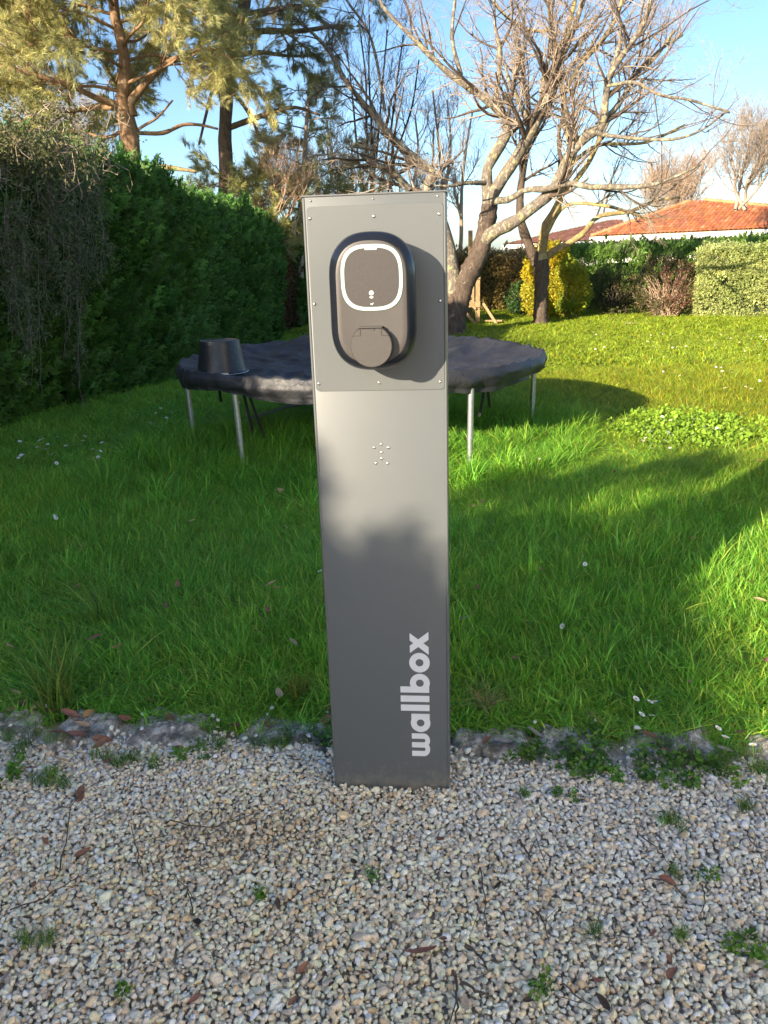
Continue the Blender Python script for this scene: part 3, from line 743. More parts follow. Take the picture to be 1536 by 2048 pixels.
for ang in (1.25, 1.9):
    f0 = np.array([TR * .97 * math.cos(ang), TR * .97 * math.sin(ang), 0])
    lg = MB().tube([f0, f0 + np.array([0, 0, TZ])], .02, 12).build('leg', M['zinc'], tr); feet.append(f0)
for a_, b_ in ((2, 0), (1, 3), (4, 5)):
    MB().tube([feet[a_] + np.array([0, 0, .03]), feet[b_] + np.array([0, 0, .03])], .018, 10).build('foot_bar', M['zinc'], tr)
MB().tube([(-1.15, .35, .10), (-.75, .75, .17), (-.2, 1.0, .19), (.3, 1.1, .17)], .014, 8).build('loose_pole', M['zinc'], tr)
for (px, py, dx, l) in ((488, 790, .05, .35), (498, 790, .09, .34), (438, 775, .0, .12), (975, 775, .02, .16), (968, 780, -.03, .2)):
    p = gnd(px, py, .52); p = p - np.array([TC[0], TC[1], 0])
    mb = MB(); q = [p, p + np.array([dx * .5, .01, -l * .5]), p + np.array([dx, .03, -l])]
    for k in range(2):
        a, b = q[k], q[k + 1]; mb.add([a - [.011, 0, 0], a + [.011, 0, 0], b + [.011, 0, 0], b - [.011, 0, 0], a + [-.011, .003, 0], a + [.011, .003, 0], b + [.011, .003, 0], b + [-.011, .003, 0]], [[0, 1, 2, 3], [5, 4, 7, 6], [0, 4, 5, 1], [3, 2, 6, 7], [0, 3, 7, 4], [1, 5, 6, 2]])
    mb.build('strap', M['strap'], tr, False)
# bucket upside down on the cover
bp = gnd(438, 742, .70)
bk = tag(empty('bucket', (bp[0], bp[1] + .12, .672), .3), 'black builder\'s bucket upside down on the trampoline cover', 'bucket')
MB().lathe([(.186, 0), (.192, .002), (.192, .014), (.184, .018), (.180, .03), (.156, .17), (.147, .232), (.145, .240), (.140, .242), (.138, .236), (.0001, .232)], k=48).build('bucket_wall', M['bucket'], bk)
hb = [(.195 * math.cos(t), .195 * math.sin(t) - .03 * math.sin(-t) * 1, .010 - .0 * t) for t in np.linspace(math.pi + .1, 2 * math.pi - .1, 24)]
MB().tube(hb, .0028, 6).build('handle', M['zinc'], bk)
gp = [(.208 * math.cos(t), .208 * math.sin(t) - .022, .012) for t in (4.35, 4.5, 4.65, 4.8)]
MB().tube(gp, [.011, .013, .013, .011], 12).build('handle_grip', M['grip'], bk)

# ================================================================== HEDGES
def frontface(nrm, r, n):
    """rotation so the +Z axis of a spray leans outwards/upwards along nrm"""
    pass
def dir_rot(D, spin=None):
    D = D / (np.linalg.norm(D, axis=1)[:, None] + 1e-9); th = np.arccos(np.clip(D[:, 2], -1, 1)); ph = np.arctan2(D[:, 1], D[:, 0])
    return np.stack([np.zeros(len(D)), th, ph], -1)
def hedge(name, path, width, height, dens, protos, size, tints, label, seed, hull='hull', outn=.09, lean=.45, side=1, both=False, parent_cat='hedge', top_boost=0, rough_top=.08):
    """path: centre line of the visible face, ground level; body lies to the left of the path direction when side=1"""
    r = np.random.RandomState(seed); p = np.array(path, float); seg = np.diff(p, axis=0); sl_ = np.linalg.norm(seg, axis=1); cu = np.concatenate([[0], np.cumsum(sl_)]); Lh = cu[-1]
    def along(s):
        return np.stack([np.interp(s, cu, p[:, 0]), np.interp(s, cu, p[:, 1])], -1)
    def tang(s):
        d = along(np.minimum(s + .4, Lh)) - along(np.maximum(s - .4, 0)); return d / np.linalg.norm(d, axis=1)[:, None]
    hf = (lambda s: np.interp(s, cu, height)) if isinstance(height, (list, tuple)) else (lambda s: np.full_like(s, height))
    nz = Noise(seed + 500, .6, 14, 3)
    # cross-section: front face, rounded shoulder, top, back
    ho = hf(np.array([Lh / 2]))[0]; per = ho * (2 if both else 1) + width; n = int(dens * per * Lh)
    s = r.uniform(0, Lh, n); c = r.uniform(0, per, n); T = tang(s); Nn = np.stack([T[:, 1], -T[:, 0]], -1) * side; H = hf(s)
    f = np.clip(c / ho, 0, 1); tp_ = np.clip((c - ho) / width, 0, 1); bk_ = np.clip((c - ho - width) / ho, 0, 1)
    off = -tp_ * width; z = H * f - bk_ * H; isf = c < ho; isb = c > ho + width
    rad = min(.35, width * .35, ho * .3)
    sh = np.clip((f - (1 - rad / ho)) / (rad / ho), 0, 1) * isf; off = off - rad * (1 - np.sqrt(np.clip(1 - sh ** 2, 0, 1))) * 1.0
    base = along(s); nv = np.zeros((n, 3)); nv[:, :2] = Nn * np.where(isf, 1, np.where(isb, -1, 0))[:, None] * (1 - .6 * sh)[:, None]; nv[:, 2] = np.where(isf, sh * .8, np.where(isb, .1, 1))
    P = np.concatenate([base + Nn * off[:, None], z[:, None]], 1); b = nz(P) * outn + r.normal(size=n) * .035
    # ends closed by thinning
    P += nv * b[:, None]; P[:, 2] += np.where(~isf & ~isb, r.uniform(size=n) ** 3 * rough_top, 0); P[:, 2] = np.maximum(P[:, 2], .02)
    # end caps
    ne = int(dens * width * ho)
    for e in (0, 1):
        q = along(np.array([e * Lh])); te = tang(np.array([e * Lh]))[0]; ne_v = np.array([te[1], -te[0]]) * side; u = r.uniform(0, 1, ne); zz = r.uniform(0, 1, ne) * hf(np.array([e * Lh]))[0]
        Pe = np.concatenate([q + (-u * width)[:, None] * ne_v[None], zz[:, None]], 1); sgn = 1 if e else -1
        Pe[:, :2] += te * sgn * (.04 + .05 * r.normal(size=ne))[:, None]; P = np.vstack([P, Pe]); nv = np.vstack([nv, np.tile([te[0] * sgn, te[1] * sgn, 0], (ne, 1))])
    n = len(P); D = nv * lean + np.array([0, 0, .7]) + r.normal(size=(n, 3)) * .28
    tn = Noise(seed + 900, .45, 12, 3)(P); w = np.stack([np.clip(.5 + .5 * tn * (1 if j == 0 else -1) if j < 2 else .35 * r.uniform(size=n), .02, 2) for j in range(len(tints))], 1)
    tt = mixt(tints, w) * np.exp(r.normal(size=(n, 1)) * .22)
    root = tag(empty(name, (float(p[0, 0]), float(p[0, 1]), 0)), label, parent_cat)
    o = scatter('foliage', P - np.array([p[0, 0], p[0, 1], 0]), dir_rot(D), size * np.exp(r.normal(size=n) * .2), r.randint(0, len(protos), n), protos, tt, root); o['kind'] = 'stuff'
    # inner mass
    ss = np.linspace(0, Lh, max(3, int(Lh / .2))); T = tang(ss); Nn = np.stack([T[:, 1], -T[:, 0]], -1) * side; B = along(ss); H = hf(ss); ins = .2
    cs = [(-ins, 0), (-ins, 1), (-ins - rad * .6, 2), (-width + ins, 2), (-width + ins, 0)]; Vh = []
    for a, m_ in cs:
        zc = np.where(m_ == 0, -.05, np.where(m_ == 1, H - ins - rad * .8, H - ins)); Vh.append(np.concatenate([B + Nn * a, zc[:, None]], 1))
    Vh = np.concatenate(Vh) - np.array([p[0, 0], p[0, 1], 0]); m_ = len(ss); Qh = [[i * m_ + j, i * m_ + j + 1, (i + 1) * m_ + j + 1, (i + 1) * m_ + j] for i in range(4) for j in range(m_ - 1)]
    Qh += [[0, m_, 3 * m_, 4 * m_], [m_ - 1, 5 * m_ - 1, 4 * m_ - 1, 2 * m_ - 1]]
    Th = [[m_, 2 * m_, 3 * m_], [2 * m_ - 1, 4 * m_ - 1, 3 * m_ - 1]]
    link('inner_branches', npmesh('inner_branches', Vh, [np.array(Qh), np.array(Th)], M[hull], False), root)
    return root
GT = [(.035, .12, .02), (.065, .17, .028), (.12, .2, .03)]
hyh = [(-12, 2.95), (-8, 2.95), (-5.4, 3.15), (-4.75, 3.16), (-4.45, 3.24), (-4.2, 3.2), (-4.05, 3.38), (-3.9, 3.2), (-3.85, 3.2), (-3.75, 3.75), (-3.55, 3.6), (-3.3, 2.85), (-2.1, 2.68), (0, 2.58), (1.5, 2.55), (4, 2.55), (6, 2.5), (7.6, 2.45), (8.8, 2.4), (10.7, 2.32), (12.5, 2.22), (14.5, 2.17), (16.5, 2.12)]
hy = [a for a, b in hyh]
hedge('conifer_hedge', [(float(hedge_x(y)), y) for y in hy], 1.5, [b for a, b in hyh], 300, fronds, .9, GT, 'tall dark green conifer hedge along the left side of the garden', 401, outn=.1, rough_top=.14)
hedge('brown_hedge_gap', [(-2.1, 16.7), (-1.85, 18.4)], 1.2, 1.95, 150, dryb, 1.2, [(.16, .08, .04), (.09, .06, .03)], 'dead brown stretch of hedge between two green stretches', 402, hull='hull_brown')
hedge('conifer_hedge', [(-1.9, 18.5), (-1.5, 20.5), (-.6, 24)], 1.2, 2.05, 150, fronds, 1.2, GT, 'far green hedge stretch just left of the pedestal top', 403)
# right-hand background
g1, g2 = gnd(945, 628), gnd(1075, 615)
hedge('beech_hedge', [(g1[0] - 2.8, 22.6), (3.0, 22.3), (4.6, 22.0)], 1.0, 1.45, 170, dryb, 1.35, [(.44, .29, .12), (.28, .2, .07), (.18, .22, .06)], 'brown leaved hedge behind the wooden play tower', 404, hull='hull_brown', side=1)
hedge('green_hedge', [(4.7, 21.6), (6.4, 21.0), (8.6, 20.6), (10.5, 20.4), (15, 20.2)], 1.2, [1.3, 1.4, 1.42, 1.38, 1.35], 270, fronds, 1.1, [(.1, .22, .035), (.15, .27, .05), (.1, .14, .04)], 'green conifer hedge below the tiled house', 405, rough_top=.15)
hedge('variegated_hedge', [(6.95, 17.7), (8.2, 17.3), (9.6, 17.0), (12, 16.6)], 1.3, [1.42, 1.44, 1.44, 1.44], 260, leafb, .75, [(.55, .56, .24), (.36, .44, .14), (.16, .24, .06)], 'cream and green variegated hedge at the right edge', 406)

# unseen white house added behind the photographer to bounce sunlight onto the gravel
bh = tag(empty('light_bounce_house', (3.1, -4, 0)), 'unseen white house added at right behind the photographer to bounce light', 'house')
MB().box((2.5, -.5, 2.65), (5, 10, 5.5)).build('wall', M['white_wall'], bh, False)
MB().add([(-.4, -5.9, 5.42), (5.4, -5.9, 5.42), (5.4, 4.9, 5.42), (-.4, 4.9, 5.42), (2.5, -3.5, 6.9), (2.5, 2.5, 6.9)], [[0, 4, 5, 3], [1, 2, 5, 4], [0, 3, 2, 1]], [[0, 1, 4], [2, 3, 5]]).build('roof', plain('house_roof_clay', (.4, .17, .09), .85, nscale=3, namp=.3), bh, False)
glassm = plain('window_glass', (.03, .035, .04), .08)
for yy in (-4.2, -.6, 2.6):
    wn_ = MB().box((-.01, yy, 1.55), (.06, 1.3, 1.25)).build('window', M['gutter'], bh, False)
    MB().box((-.045, yy - .31, 1.55), (.012, .54, 1.1)).build('pane', glassm, wn_, False); MB().box((-.045, yy + .31, 1.55), (.012, .54, 1.1)).build('pane', glassm, wn_, False)

# rounded bushes
def bush(name, c, rx, ry, h, n, protos, size, tints, label, seed, cat='bush', stems=None, z0=.0, mat='twig', pw=.8):
    r = np.random.RandomState(seed); D = r.normal(size=(n, 3)); D /= np.linalg.norm(D, axis=1)[:, None]; D[:, 2] = np.abs(D[:, 2]) ** pw * np.sign(D[:, 2])
    q = r.uniform(.62, 1.0, n) ** .7; nz = Noise(seed, .9, 12, 3)(D * 1.2) * .12 + 1
    P = D * (q * nz)[:, None] * np.array([rx, ry, h / 2]); P[:, 2] += h / 2 + z0; P[:, 2] = np.maximum(P[:, 2], .04)
    tn = Noise(seed + 1, 1.1, 12, 3)(P); w = np.stack([np.clip(.5 + .6 * tn * (1 if j == 0 else -1) if j < 2 else .5 * r.uniform(size=n), .02, 2) for j in range(len(tints))], 1)
    root = tag(empty(name, (c[0], c[1], 0)), label, cat)
    o = scatter('foliage', P, dir_rot(D * .6 + r.normal(size=(n, 3)) * .4 + [0, 0, .5]), size * np.exp(r.normal(size=n) * .2), r.randint(0, len(protos), n), protos, mixt(tints, w) * np.exp(r.normal(size=(n, 1)) * .15), root); o['kind'] = 'stuff'
    m_ = stems or 30; t = np.linspace(0, 1, 7)[None, :, None]; e = P[r.choice(n, m_)]; b = np.stack([r.normal(size=m_) * .1, r.normal(size=m_) * .1, np.zeros(m_)], -1)
    L_ = b[:, None] * (1 - t) + e[:, None] * t + np.array([0, 0, .25]) * (t * (1 - t)) + r.normal(size=(m_, 7, 3)) * .02
    Vt, Qt = tubes(L_, np.linspace(.014, .004, 7)[None] * np.ones((m_, 1)), 4)
    link('stems', npmesh('stems', Vt, [Qt], M[mat]), root)
    return root
c = at(1095, 560, 19.2)
bush('golden_bush', (c[0], 19.2), .60, .5, 1.72, 1100, leafb, .85, [(.62, .45, .02), (.42, .38, .03), (.3, .33, .04)], 'bright yellow leaved bush behind the small tree trunk', 501)
c = at(1135, 600, 18.9)
bush('golden_bush', (c[0], 18.9), .48, .45, 1.35, 620, leafb, .85, [(.5, .42, .03), (.2, .3, .03), (.14, .26, .04)], 'green and yellow bush at the right foot of the golden bush', 502)
c = at(1335, 600, 18.4)
bush('red_stemmed_shrub', (c[0], 18.4), .75, .6, 1.35, 420, dryb, .8, [(.09, .11, .04), (.17, .08, .05)], 'thin reddish twiggy shrub left of the variegated hedge', 503, stems=160, mat='twig_pink')
c = at(1230, 590, 19.4)
bush('dark_shrub', (c[0], 19.4), .8, .4, 1.1, 260, dryb, .9, [(.08, .13, .03), (.18, .12, .06)], 'dark open shrub in front of the green hedge', 504, stems=70, mat='twig_dark')
c = at(1050, 610, 20.4)
bush('dark_shrub', (c[0], 20.4), .5, .4, .8, 300, leafb, .9, [(.03, .08, .02), (.06, .12, .03)], 'low dark green shrub left of the golden bush', 505)

# ================================================================== HOUSE
hs = tag(empty('tiled_house', (18, 50, 0)), 'white bungalow with a hipped orange tile roof beyond the hedges', 'house')
def P3(*a): return np.array(a, float)
EL = at(1182, 487, 55); ERt = at(1536, 461, 48); ER = EL + (ERt - EL) * 1.7; EL[2] = ER[2] = 2.45
AP = at(1378, 404, 56); dirE = (ER - EL); dirE /= np.linalg.norm(dirE); backd = np.array([-dirE[1], dirE[0], 0])
A2 = AP.copy(); 
def roof_face(mb_list, A, B, C, D, col, seed, tw=.27, tl=.42):
    """tiles on the face with eave A->B and top edge D->C"""
    r = np.random.RandomState(seed); e = B - A; Le = np.linalg.norm(e); e = e / Le
    up_ = (C - A) - ((C - A) @ e) * e; Ls = np.linalg.norm(up_); up_ = up_ / Ls; nn = np.cross(e, up_); 
    if nn[2] < 0: nn = -nn
    du = ((D - A) @ e), ((C - A) @ e)
    nc = int(Le / tw); V = []; Q = []; Cc = []; n = 0
    for i in range(nc):
        u = (i + .5) * tw
        if u < du[0]: lim = Ls * u / max(du[0], .01)
        elif u > du[1]: lim = Ls * (Le - u) / max(Le - du[1], .01)
        else: lim = Ls
        for j in range(int(lim / tl) + 1):
            s0 = j * tl + r.normal() * .008; s1 = min(s0 + tl + .05, lim + .05); base = A + e * (u + r.normal() * .006)
            g = r.uniform(.72, 1.2); c = np.array(col) * g * np.array([1, r.uniform(.88, 1.15), r.uniform(.8, 1.3)])
            if r.uniform() < .08: c = np.array(col) * g * np.array([1.25, 1.6, 2.0])
            pts = [(-.5, 0), (-.34, .055), (0, .085), (.34, .055), (.5, 0)]
            for s, h in ((s0, .025), (s1, 0)):
                for a, b in pts: V.append(base + e * a * tw * (1.0 if h else .9) + up_ * s + nn * (b + h))
            Q += [[n + k, n + k + 1, n + 6 + k, n + 5 + k] for k in range(4)]; Cc += [c] * 10; n += 10
    return V, Q, Cc
def roof(parent, EL, ER, AP, AP2, backd, dep, col, seed):
    BL = EL + backd * dep; BR = ER + backd * dep
    for A, B, C, D in ((EL, ER, AP2, AP), (BL, EL, AP, AP), (ER, BR, AP2, AP2)):
        V, Q, C_ = roof_face(None, A, B, C, D, col, seed); seed += 1
        o = link('roof_tiles', npmesh('roof_tiles', np.array(V) - P3(18, 50, 0), [np.array(Q)], M['tile'], True, C_), parent); o['kind'] = 'stuff'
    V = np.array([EL, ER, BR, BL, AP, AP2]) - P3(18, 50, .04)
    link('roof_deck', npmesh('roof_deck', V, [np.array([[0, 1, 5, 4], [2, 3, 4, 5]]), np.array([[3, 0, 4], [1, 2, 5]])], M['wood'], False), parent)
    # walls
    ins = .55; c = (EL + ER + BR + BL) / 4; W4 = [p + (c - p) / np.linalg.norm(c - p) * ins * 1.4 for p in (EL, ER, BR, BL)]
    V = [np.array([p[0], p[1], z]) - P3(18, 50, 0) for z in (-.1, 2.42) for p in W4]
    link('wall', npmesh('wall', V, [np.array([[i, (i + 1) % 4, 4 + (i + 1) % 4, 4 + i] for i in range(4)])], M['white_wall'], False), parent)
    # fascia board and gutter on the eaves
    for A, B in ((EL, ER), (EL, BL)):
        d = B - A; Ld = np.linalg.norm(d); an = math.atan2(d[1], d[0]); rm = [[math.cos(an), -math.sin(an), 0], [math.sin(an), math.cos(an), 0], [0, 0, 1]]
        MB().box((A + B) / 2 - P3(18, 50, .15), (Ld, .04, .26), rm).build('fascia', M['gutter'], parent, False)
        MB().box((A + B) / 2 - P3(18, 50, .33), (Ld, .7, .03), rm).build('soffit', M['gutter'], parent, False)
        off = np.cross(d / Ld, [0, 0, 1]) * (.08 if A is EL and B is ER else -.08)
        MB().tube([A - P3(18, 50, .1) + off, B - P3(18, 50, .1) + off], .065, 8).build('gutter', M['gutter'], parent)
roof(hs, EL, ER, AP, AP + dirE * 1.0, backd, 13, (.50, .17, .065), 600)
vp = at(1498, 440, 52.5); MB().lathe([(.2, -.3), (.2, .25), (.26, .27), (.26, .36), (.0001, .42)], vp - P3(18, 50, 0), 12).build('roof_vent', M['tile'] if False else plain('vent_clay', (.55, .3, .13), .8), hs)
# ridge tiles
mb = MB()
for a_, b_ in ((EL, AP), (AP + dirE, ER)):
    n_ = int(np.linalg.norm(b_ - a_) / .4)
    for i in range(n_):
        p = a_ + (b_ - a_) * i / n_; q = a_ + (b_ - a_) * (i + 1.1) / n_; mb.tube([p - P3(18, 50, -.06), q - P3(18, 50, -.04)], [.15, .12], 7)
o = mb.build('ridge_tiles', plain('ridge_clay', (.5, .22, .1), .85, nscale=2, namp=.4), hs); o['kind'] = 'stuff'
# left wing
hs2 = tag(empty('tiled_house', (18, 50, 0)), 'darker tiled roof of the neighbouring house seen left of the orange roof', 'house')
wl = at(1150, 490, 62); wr = at(1290, 480, 66); wl[2] = wr[2] = 2.3; wa_ = at(1222, 441, 66); dW = (wr - wl) / np.linalg.norm(wr - wl)
roof(hs2, wl, wr, wa_, wa_ + dW * 1.2, np.array([-dW[1], dW[0], 0]), 8, (.2, .085, .06), 620)

# ================================================================== TREES
def perp(T, r):
    q = np.cross(T, r.normal(size=T.shape)); return q / (np.linalg.norm(q, axis=-1, keepdims=True) + 1e-9)
def grow(P, Rd, n, lr, ang, K, r, upb=.15, wig=.25, t0=.2, r0=.55, tip=.3, minr=.0022, planar=None, droop=0):
    """children on parents P [M,K,3]; number weighted by parent length"""
    Ls = np.linalg.norm(np.diff(P, axis=1), axis=2).sum(1); pi = r.choice(len(P), n, p=Ls / Ls.sum()); t = t0 + (1 - t0) * r.uniform(size=n) ** .9
    x = t * (P.shape[1] - 1); i = np.minimum(x.astype(int), P.shape[1] - 2); f = (x - i)[:, None]
    b = P[pi, i] * (1 - f) + P[pi, i + 1] * f; T = P[pi, i + 1] - P[pi, i]; T /= np.linalg.norm(T, axis=1)[:, None] + 1e-9
    pr0 = Rd[pi, i] * (1 - f[:, 0]) + Rd[pi, i + 1] * f[:, 0]; rad = np.maximum(pr0 * r.uniform(.4, r0, n) * 1.2, minr)
    a = np.radians(r.uniform(ang[0], ang[1], n))[:, None]; d = T * np.cos(a) + perp(T, r) * np.sin(a)
    L = r.uniform(lr[0], lr[1], n) * (.55 + .45 * (1 - t)) ; out = [b]; st = (L / (K - 1))[:, None]
    for k in range(K - 1):
        d = d + perp(d, r) * wig * r.uniform(.2, 1, (n, 1)) + np.array([0, 0, upb - droop * k / K]); d /= np.linalg.norm(d, axis=1)[:, None]; out.append(out[-1] + d * st)
    PP = np.stack(out, 1); RR = rad[:, None] * np.linspace(1, tip, K)[None]; return PP, np.maximum(RR, minr * .8)
def limb_lines(limbs, D, K=16, seed=0):
    """limbs: list of [(px,py,width_px[,depth offset])...]; returns world polylines with real thickness"""
    out = []
    for lb in limbs:
        pts = []
        for q in lb:
            d = D + (q[3] if len(q) > 3 else 0); p = at(q[0], q[1], d); pts.append((*p, q[2] * d * 1.05 / F / 2))
        out.append(smoothline(pts, K))
    return out
def tree_parts(root, lines, mat, K, off, names=None, sides=12, rough=.05, seed=1):
    for i, l in enumerate(lines):
        P = l[:, :3] - off; rd = l[:, 3]; nz = Noise(seed + i, 2.5, 10, 1)(np.arange(len(P))[:, None] * .3)
        V, Q = tubes(P[None], (rd * (1 + rough * nz))[None], sides); nn_ = Noise(seed * 3 + i, 5, 12, 3)
        C0 = np.repeat(P, sides, 0); V = C0 + (V - C0) * (1 + .09 * nn_(V) * (1 if rd[0] > .06 else .4))[:, None]
        e = len(V) - sides; V = np.vstack([V, P[-1:]]); T = [[e + j, e + (j + 1) % sides, len(V) - 1] for j in range(sides)]
        link(names[i] if names else ('trunk' if i == 0 else 'limb'), npmesh('limb', V, [Q, np.array(T)], mat[i] if isinstance(mat, list) else mat), root)
def twig_part(root, name, sets, mat, k=3):
    V = []; Q = []; n = 0
    for P, Rd in sets:
        v, q = tubes(P, Rd, k); V.append(v); Q.append(q + n); n += len(v)
    o = link(name, npmesh(name, np.concatenate(V), [np.concatenate(Q)], mat), root); o['kind'] = 'stuff'; return o
def bare_tree(name, limbs, D, label, seed, mat, twig, n1, n2, n3, l1=(.9, 2.2), l2=(.4, 1.1), l3=(.15, .45), fine=.0028, upb=.12, start=1, spread=None, sides=12):
    r = np.random.RandomState(seed); K = 22; lines = limb_lines(limbs, D, K, seed); off = np.array([lines[0][0][0], lines[0][0][1], 0.])
    root = tag(empty(name, tuple(off)), label, 'tree'); tree_parts(root, lines, mat, K, off, sides=sides, seed=seed)
    use = lines[start:] if len(lines) > start else lines
    P = np.stack([l[:, :3] - off for l in use]); Rd = np.stack([l[:, 3] for l in use])
    a, ra = grow(P, Rd, n1, l1, (25, 65), 9, r, upb, .26, .25, .38, minr=fine * 2.6)
    b, rb = grow(a, ra, n2, l2, (25, 70), 6, r, upb, .28, .15, .6, minr=fine * 1.5)
    c, rc = grow(b, rb, n3, l3, (25, 75), 4, r, upb, .3, .1, .7, minr=fine)
    twig_part(root, 'boughs', [(a, ra)], mat if not isinstance(mat, list) else mat[0], 5)
    twig_part(root, 'twigs', [(b, rb), (c, rc)], twig, 3)
    return root
T1 = [
 [(908, 690, 48), (909, 640, 42), (917, 600, 42), (928, 562, 42)],
 [(926, 570, 36), (945, 535, 36), (962, 498, 34), (970, 465, 32), (977, 430, 30), (979, 408, 28)],
 [(912, 590, 30), (905, 552, 30), (899, 520, 28, .1), (890, 470, 25, .2), (872, 420, 22, .3), (852, 380, 18, .4), (866, 345, 15, .4), (840, 326, 15, .5), (781, 273, 13, .6), (750, 230, 12, .7), (728, 208, 9, .8), (687, 156, 8, .8), (664, 109, 7, .8), (633, 74, 5, .8), (575, 22, 4, .8)],
 [(979, 412, 24), (973, 360, 20), (976, 332, 18), (1004, 285, 19), (1018, 248, 17), (996, 218, 14), (941, 176, 13), (890, 140, 11), (836, 86, 8), (773, 23, 6), (755, -10, 5)],
 [(978, 410, 24), (990, 380, 22, -.1), (1035, 312, 20, -.2), (1062, 262, 19, -.3), (1088, 215, 18, -.3), (1096, 180, 16, -.3), (1106, 150, 13, -.3), (1139, 78, 11, -.3), (1166, 0, 9, -.3), (1180, -40, 8, -.3)],
 [(966, 485, 26), (985, 466, 24, -.2), (1015, 450, 22, -.3), (1047, 430, 21, -.5), (1082, 402, 20, -.6), (1108, 380, 19, -.7), (1122, 345, 18, -.8), (1146, 300, 18, -.9), (1178, 268, 19, -1), (1202, 255, 18, -1), (1209, 215, 13, -1), (1216, 165, 11, -1), (1240, 90, 8, -1), (1243, 66, 6, -1)],
 [(1209, 170, 9, -1), (1235, 125, 10, -1.1), (1265, 82, 9, -1.1), (1290, 40, 9, -1.1), (1302, -10, 7, -1.1)],
 [(820, 382, 13, .5), (789, 348, 13, .6), (758, 332, 11, .6), (735, 318, 12, .7), (722, 306, 10, .7)],
 [(990, 214, 9), (996, 160, 8), (1000, 105, 9), (990, 50, 5), (988, -10, 4)],
 [(922, 150, 8), (908, 100, 7), (904, 60, 6), (910, 0, 5)],
 [(1082, 185, 9, -.3), (1096, 120, 7, -.3), (1104, 60, 6, -.3), (1099, -10, 5, -.3)],
 [(770, 222, 6, .7), (760, 160, 5, .7), (752, 115, 5, .7), (735, 60, 4, .7), (700, 10, 4, .7), (680, -20, 3, .7)],
 [(985, 402, 14, -.1), (1020, 398, 12, -.4), (1050, 380, 10, -.6), (1092, 378, 11, -.8), (1139, 366, 11, -1), (1180, 374, 10, -1.2), (1225, 374, 10, -1.3), (1290, 372, 8, -1.5), (1340, 358, 5, -1.6), (1400, 330, 4, -1.7)],
 [(1060, 255, 7, .1), (1040, 205, 6, .3), (1022, 175, 6, .4), (1010, 130, 4, .5)],
 [(1195, 250, 9, -.9), (1232, 215, 9, -.8), (1258, 175, 8, -.7), (1280, 140, 7, -.6), (1320, 100, 5, -.5), (1365, 70, 4, -.4)],
 [(1190, 265, 8, -1.2), (1225, 272, 7, -1.5), (1290, 278, 6, -1.7), (1350, 278, 5, -1.9), (1400, 262, 4, -2), (1450, 226, 3, -2)],
 [(1215, 172, 6, -1.3), (1270, 165, 6, -1.7), (1320, 190, 5, -2), (1380, 200, 5, -2.1), (1460, 225, 4, -2.2)],
 [(970, 366, 9, -.5), (935, 366, 7, -.8), (900, 372, 5, -1), (870, 372, 4, -1)],
]
bare_tree('bare_tree', T1, 15.8, 'big bare tree with lichen covered limbs right behind the pedestal', 701, [M['bark_trunk'], M['bark_trunk']] + [M['bark_lichen']] * 16, M['twig'], 125, 950, 5200, fine=.0020, start=2, upb=.05)
T2 = [
 [(1082, 655, 30), (1081, 620, 26), (1082, 580, 25), (1084, 545, 27), (1080, 520, 30)],
 [(1074, 528, 20), (1058, 490, 18), (1044, 450, 16), (1040, 400, 13), (1048, 330, 12), (1060, 270, 9), (1056, 200, 7), (1040, 120, 6), (1030, 40, 5)],
 [(1084, 525, 22), (1086, 490, 18), (1092, 450, 16), (1110, 422, 15), (1124, 385, 13), (1138, 335, 13), (1150, 310, 12), (1131, 254, 11), (1127, 188, 10), (1112, 109, 9), (1098, 12, 8), (1094, -30, 7)],
 [(1086, 522, 14), (1105, 503, 13), (1135, 488, 12), (1165, 468, 10), (1180, 450, 9), (1200, 432, 8), (1262, 422, 7), (1310, 402, 5), (1360, 395, 4)],
 [(1124, 390, 9), (1160, 350, 9), (1185, 310, 9), (1217, 240, 8), (1245, 198, 8), (1270, 150, 8), (1310, 115, 6), (1350, 60, 5)],
 [(1127, 190, 8), (1160, 130, 8), (1205, 80, 8), (1235, 30, 6), (1248, -20, 5)],
 [(1112, 112, 7), (1135, 60, 7), (1150, 0, 7), (1155, -40, 6)],
 [(1110, 60, 6), (1060, 60, 5), (1010, 30, 5), (980, -10, 4)],
 [(1150, 320, 8, .3), (1200, 290, 6, .6), (1290, 285, 5, .9), (1370, 250, 4, 1)],
 [(1092, 470, 7, -.2), (1130, 412, 7, -.6), (1200, 410, 6, -.9), (1260, 425, 5, -1.2), (1310, 445, 3, -1.3)],
]
bare_tree('bare_tree', T2, 17.5, 'smaller bare tree with golden upper limbs beside the yellow bush', 702, [M['bark_trunk']] * 2 + [M['twig_gold']] * 8, M['twig'], 95, 800, 4800, fine=.0020, upb=.07)
def stemtree(name, label, seed, stems, D, hgt_px, n1, n2, n3, mat, twig, l1=(.6, 1.4), w=5, upb=.2, fine=.003, **kw):
    limbs = []
    r = np.random.RandomState(seed)
    for (x0, y0, x1, y1) in stems:
        k = 5; limbs.append([(x0 + (x1 - x0) * t + r.normal() * 6, y0 + (y1 - y0) * t, w * (1 - .75 * t) + 1.2, r.normal() * .3) for t in np.linspace(0, 1, k)])
    return bare_tree(name, limbs, D, label, seed, mat, twig, n1, n2, n3, l1=l1, upb=upb, start=0, fine=fine, sides=6, **kw)
stemtree('bare_hazel', 'dark thin branched tree fanning upwards behind the big limb', 711, [(745, 520, 770, 60), (748, 520, 715, 40), (750, 520, 800, 70), (742, 520, 740, 30), (752, 520, 845, 120), (744, 520, 690, 90)], 21, 0, 34, 220, 1100, M['twig_dark'], M['twig_dark'], w=5, fine=.0025)
